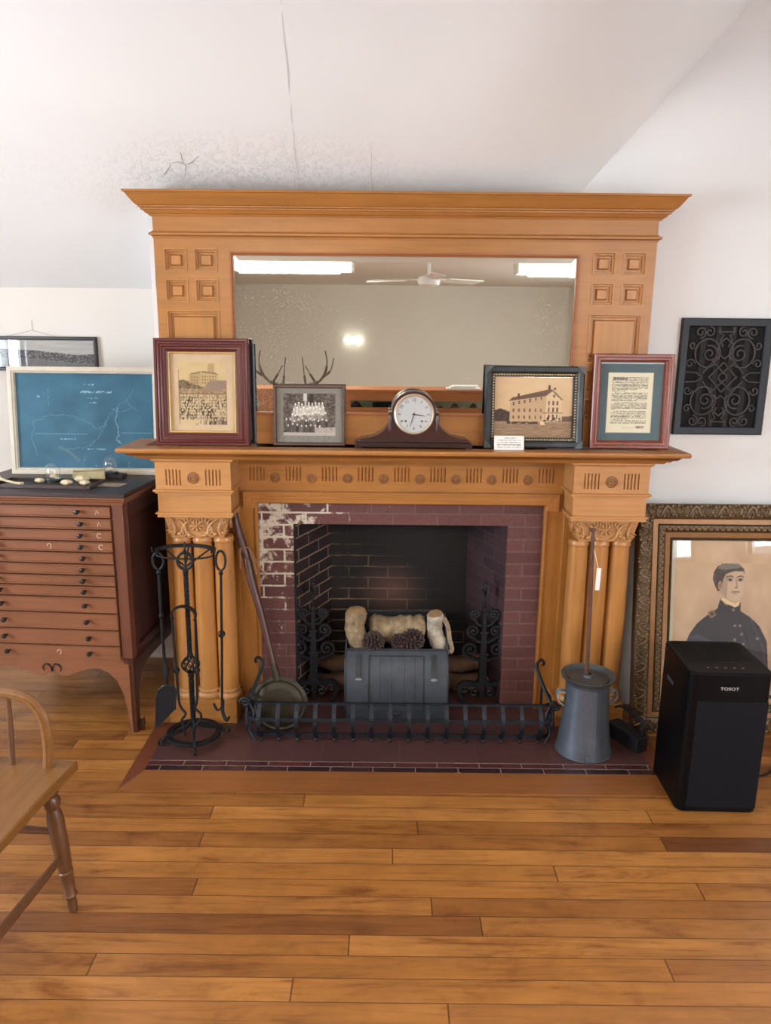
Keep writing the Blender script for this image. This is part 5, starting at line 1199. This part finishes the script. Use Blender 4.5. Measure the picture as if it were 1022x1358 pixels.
# cord
q=MB(); q.tube(resample([(1.27,-.52,.008),(1.34,-.56,.006),(1.42,-.55,.006),(1.5,-.48,.006)]),.0035,6); tag(q.build('power_cord',BLACKP),'thin black power cord running over the floor from the right of the air purifier','cord')

# ================================================================== CHAIR
chx,chy=-1.185,-1.41
ca=thing('wooden_bow_chair','worn old wooden chair with low bent bow and turned legs at the left edge','chair',(chx,chy,0),(0,0,R(-5)))
ZS=.452
outl=[]
for (x,y) in ((.222,.205),(.2,.19),(-.2,.19),(-.222,.205),(-.205,-.2),(-.1,-.215),(.1,-.215),(.2,-.2)): outl.append((x,y))
q=MB(); q.prism([(.225,.205),(-.225,.205),(-.235,.0),(-.215,-.27),(-.12,-.30),(.12,-.30),(.215,-.27),(.215,.0)],ZS-.03,ZS,'z')
q.build('seat',CHAIRW,ca,bevel=.005)
bp=[(.155,.165,ZS-.004),(.158,.172,.53),(.145,.178,.60),(.11,.182,.645),(.05,.184,.66),(-.05,.184,.66),(-.11,.182,.645),(-.145,.178,.60),(-.158,.172,.53),(-.155,.165,ZS-.004)]
q=MB(); q.tube(resample(bp),.0155,8,rb=.012,up=(0,1,0)); q.tube([(a*1.0,b-.012,c) for a,b,c in resample(bp)],.004,5); q.build('bow',CHAIRW,ca)
for x in (-.11,-.055,0,.05):
    q=MB(); q.tube([(x,.165,ZS-.004),(x*.98,.175,.55),(x*.96,.183,.645)],[.0075,.009,.006],10); q.build('spindle',CHAIRZ,ca)
legp=[(.017,1.0),(.017,.93),(.021,.92),(.017,.905),(.023,.88),(.019,.86),(.025,.83),(.022,.79),(.018,.77),(.02,.75),(.024,.7),(.023,.5),(.02,.32),(.019,.31),(.022,.3),(.019,.285),(.017,.14),(.0205,.125),(.017,.11),(.013,.09),(.015,.06),(.012,.0)]
def leg(x0,y0,x1,y1):
    a=Vector((x0,y0,ZS-.028)); b=Vector((x1,y1,0)); d=a-b; l_=d.length
    M=Matrix.Translation(b)@d.to_track_quat('Z','Y').to_matrix().to_4x4()
    q=MB(); q.lathe([(r_,z_*l_) for r_,z_ in legp[::-1]],16,(0,0,0),M); q.build('leg',CHAIRZ,ca)
    return lambda t:tuple(b+d*t)
L1=leg(.155,.155,.205,.14); L2=leg(-.155,.155,-.205,.14); L3=leg(.15,-.24,.185,-.32); L4=leg(-.15,-.24,-.185,-.32)
def stretch(a,b):
    q=MB(); A,B_=Vector(a),Vector(b); q.tube([tuple(A),tuple(A.lerp(B_,.3)),tuple(A.lerp(B_,.5)),tuple(A.lerp(B_,.7)),tuple(B_)],[.009,.0125,.0135,.0125,.009],10); q.build('stretcher',CHAIRZ,ca)
stretch(L1(.42),L3(.42)); stretch(L2(.42),L4(.42)); stretch(L1(.6),L2(.6)); stretch(L3(.55),L4(.55))

# ================================================================== BEHIND THE CAMERA (seen in the mirror)
WARMW=wood('display_case_wood',(172,104,58),'x',.45)
dc=thing('display_case','long orange wooden display case with glazed lid front, seen in the mirror','display case',(-.1,-3.75,0))
q=MB(); q.box(-1.7,1.7,-.5,0.0,.0,.95); q.build('body',WARMW,dc)
q=MB(); q.box(-1.7,1.7,-.5,.0,1.17,1.195); q.build('top_board',WARMW,dc,bevel=.004)
hs=[(x0+.05,x0+.60,.975,1.10) for x0 in np.arange(-1.7,1.7-.1,.68)]
q=MB(); q.holes(-1.7,1.7,.95,1.17,[tuple(float(v) for v in h) for h in hs],-.02,0); 
for i,(x,y,z) in enumerate(q.v): q.v[i]=(x,y,z)
q.build('window_rail',WARMW,dc,smooth=False)
q=MB(); q.box(-1.7,1.7,-.5,-.49,.95,1.17); q.build('lit_back',plain('lit_green_tint',(206,216,170),.8),dc)  # the case's greenish inner light is put into this back colour
q=MB(); q.box(-1.69,1.69,-.012,-.01,.96,1.165); q.build('glazing',GLASS,dc)
PEW=plain('pewter',(104,100,92),.5,.3,.2)
k_=0
for x,w,h,l in ((.55,.06,.10,'round pewter teapot in the display case'),(.42,.045,.08,'small pewter sugar bowl in the display case'),(.3,.05,.09,'pewter jug in the display case'),(.72,.055,.10,'pewter tankard in the display case'),(-.35,.07,.11,'dark lidded pot in the display case'),(-.62,.06,.10,'dark crock in the display case'),(.14,.05,.09,'pewter cup in the display case')):
    q=MB(); q.lathe([(w*.5,0),(w*.8,.01),(w,h*.4),(w*.8,h*.75),(w*.5,h*.9),(w*.6,h*.95),(.01,h*1.15),(0,h*1.2)],18); ob=q.build('pewter_pot',PEW if k_<4 or k_>5 else BLACKM); ob.location=(x,-3.93-.0,.95); tag(ob,l,'pot','vessels in the display case'); k_+=1
q=MB(); q.box(-.18,.18,-.03,.03,0,.12); ob=q.build('old_camera',BLACKM,bevel=.006); ob.location=(-.02,-3.95,.95); tag(ob,'black box-shaped old camera in the display case','camera')
# antlers
an=thing('antlers','mounted pair of dark antlers standing on top of the display case','antlers',(-.90,-3.88,1.196))
ANT=plain('antler',(92,78,62),.6,0,.25,30,.4)
q=MB(); q.ball((0,0,.025),.05,10,(1.2,.8,.5)); q.build('skull_plate',ANT,an)
for s in (-1,1):
    q=MB(); q.tube(resample([(s*.03,0,.03),(s*.12,.02,.03),(s*.22,.05,.06),(s*.28,.08,.14),(s*.30,.1,.24),(s*.285,.1,.33)]),[.016]*12+[.012]*10+[.006]*9,8); q.tube(resample([(s*.1,.02,.035),(s*.09,.03,.12),(s*.075,.03,.27)]),[.011]*6+[.005]*7,7)
    q.tube(resample([(s*.19,.04,.05),(s*.14,.04,.13),(s*.1,.04,.2)]),[.011]*6+[.005]*7,7); q.tube(resample([(s*.26,.06,.1),(s*.33,.1,.16),(s*.36,.1,.27)]),[.011]*6+[.005]*7,7); q.build('antler',ANT,an)
for i,(x,w,l) in enumerate(((.62,.3,'long stack of rolled papers on top of the display case'),(.95,.16,'short folded paper on top of the display case'))):
    q=MB(); q.box(-w/2,w/2,-.09,.09,0,.014); q.box(-w/2+.03,w/2-.05,-.08,.085,.014,.026); q.box(-w/2+.05,w/2-.02,-.07,.07,.026,.034); ob=q.build('folded_papers',PAPERW,bevel=.003); ob.location=(x,-3.9,1.196); tag(ob,l,'papers')
# ceiling fan
fn=thing('ceiling_fan','white three-blade ceiling fan reflected in the mirror','ceiling fan',(.33,-4.7,ZL-.07))
q=MB(); q.lathe([(.06,.07),(.06,.04),(.015,.02),(.015,-.1),(.06,-.11),(.1,-.13),(.115,-.16),(.1,-.2),(.05,-.22),(0,-.225)],32); q.build('motor',WHITEP,fn)
for a in (R(86),R(205),R(325)):
    q=MB(); c_,s_=cos(a),sin(a); pl=[(.1,-.02),(.2,-.03),(.22,-.065),(.64,-.075),(.66,.06),(.22,.055),(.2,.03),(.1,.02)]
    v0=[(c_*x-s_*y,s_*x+c_*y,-.15+y*.2) for x,y in pl]; v1=[(x,y,z+.008) for x,y,z in v0]; n_=len(pl)
    q.add(v0+v1,[tuple(range(n_)),tuple(range(2*n_-1,n_-1,-1))]+[(i,(i+1)%n_,(i+1)%n_+n_,i+n_)[::-1] for i in range(n_)]); q.build('blade',WHITEP,fn)
TUBE=emit('fluorescent_diffuser',(255,248,232),12)
def fixture(x,y,w,l):
    t=thing('fluorescent_light',l,'ceiling light',(x,y,ZL),group='fluorescent ceiling lights')
    q=MB(); q.box(-w/2,w/2,-.15,.15,-.032,0); q.build('housing',WHITEP,t)
    q=MB(); q.prism([(-.13,-.03),(-.125,-.165),(.125,-.165),(.13,-.03)],-w/2+.02,w/2-.02,'x'); q.build('diffuser',TUBE,t,smooth=False)
    for s in (-1,1): q=MB(); q.prism([(-.135,-.03),(-.13,-.17),(.13,-.17),(.135,-.03)],s*w/2-.01,s*w/2+.01,'x'); q.build('end_cap',WHITEP,t)
fixture(-1.08,-4.5,1.35,'wide fluorescent ceiling light left of the fan in the mirror'); fixture(1.84,-4.6,1.35,'wide fluorescent ceiling light right of the fan in the mirror')
wl_=thing('mirror_glint','small glowing blob added on the far wall for a white glint in the mirror','added glint',(-.60,YB+.005,1.60))
q=MB(); q.box(-.05,.05,0,.02,-.06,.06); q.build('backplate',WHITEP,wl_); q=MB(); q.ball((0,.06,0),.07,12,(2.1,.8,.8)); q.build('glint_blob',emit('mirror_glint_glow',(255,252,244),4),wl_)  # added glowing blob stands in for a window glint; no lamp hangs here

# ================================================================== LIGHT
w=bpy.data.worlds.new('sky'); SC.world=w; w.use_nodes=True; nt=w.node_tree; bg=nt.nodes['Background']; bg.inputs[0].default_value=(.75,.86,1,1); bg.inputs[1].default_value=2.2
for (x,y,e,c) in ((-1.08,-4.5,16,(1,.96,.9)),(1.84,-4.6,16,(1,.96,.9))):
    l=bpy.data.lights.new('fluorescent_glow','AREA'); l.shape='RECTANGLE'; l.size=1.1; l.size_y=.22; l.energy=e; l.color=c; lo=bpy.data.objects.new('fluorescent_glow',l); COL.objects.link(lo); lo.location=(x,y,ZL-.18)
SC.view_settings.view_transform='Standard'; SC.view_settings.look='None'; SC.view_settings.gamma=1; SC.view_settings.use_curve_mapping=False
SC.view_settings.exposure=1.0
SC.cycles.max_bounces=8; SC.cycles.diffuse_bounces=5; SC.cycles.transparent_max_bounces=12
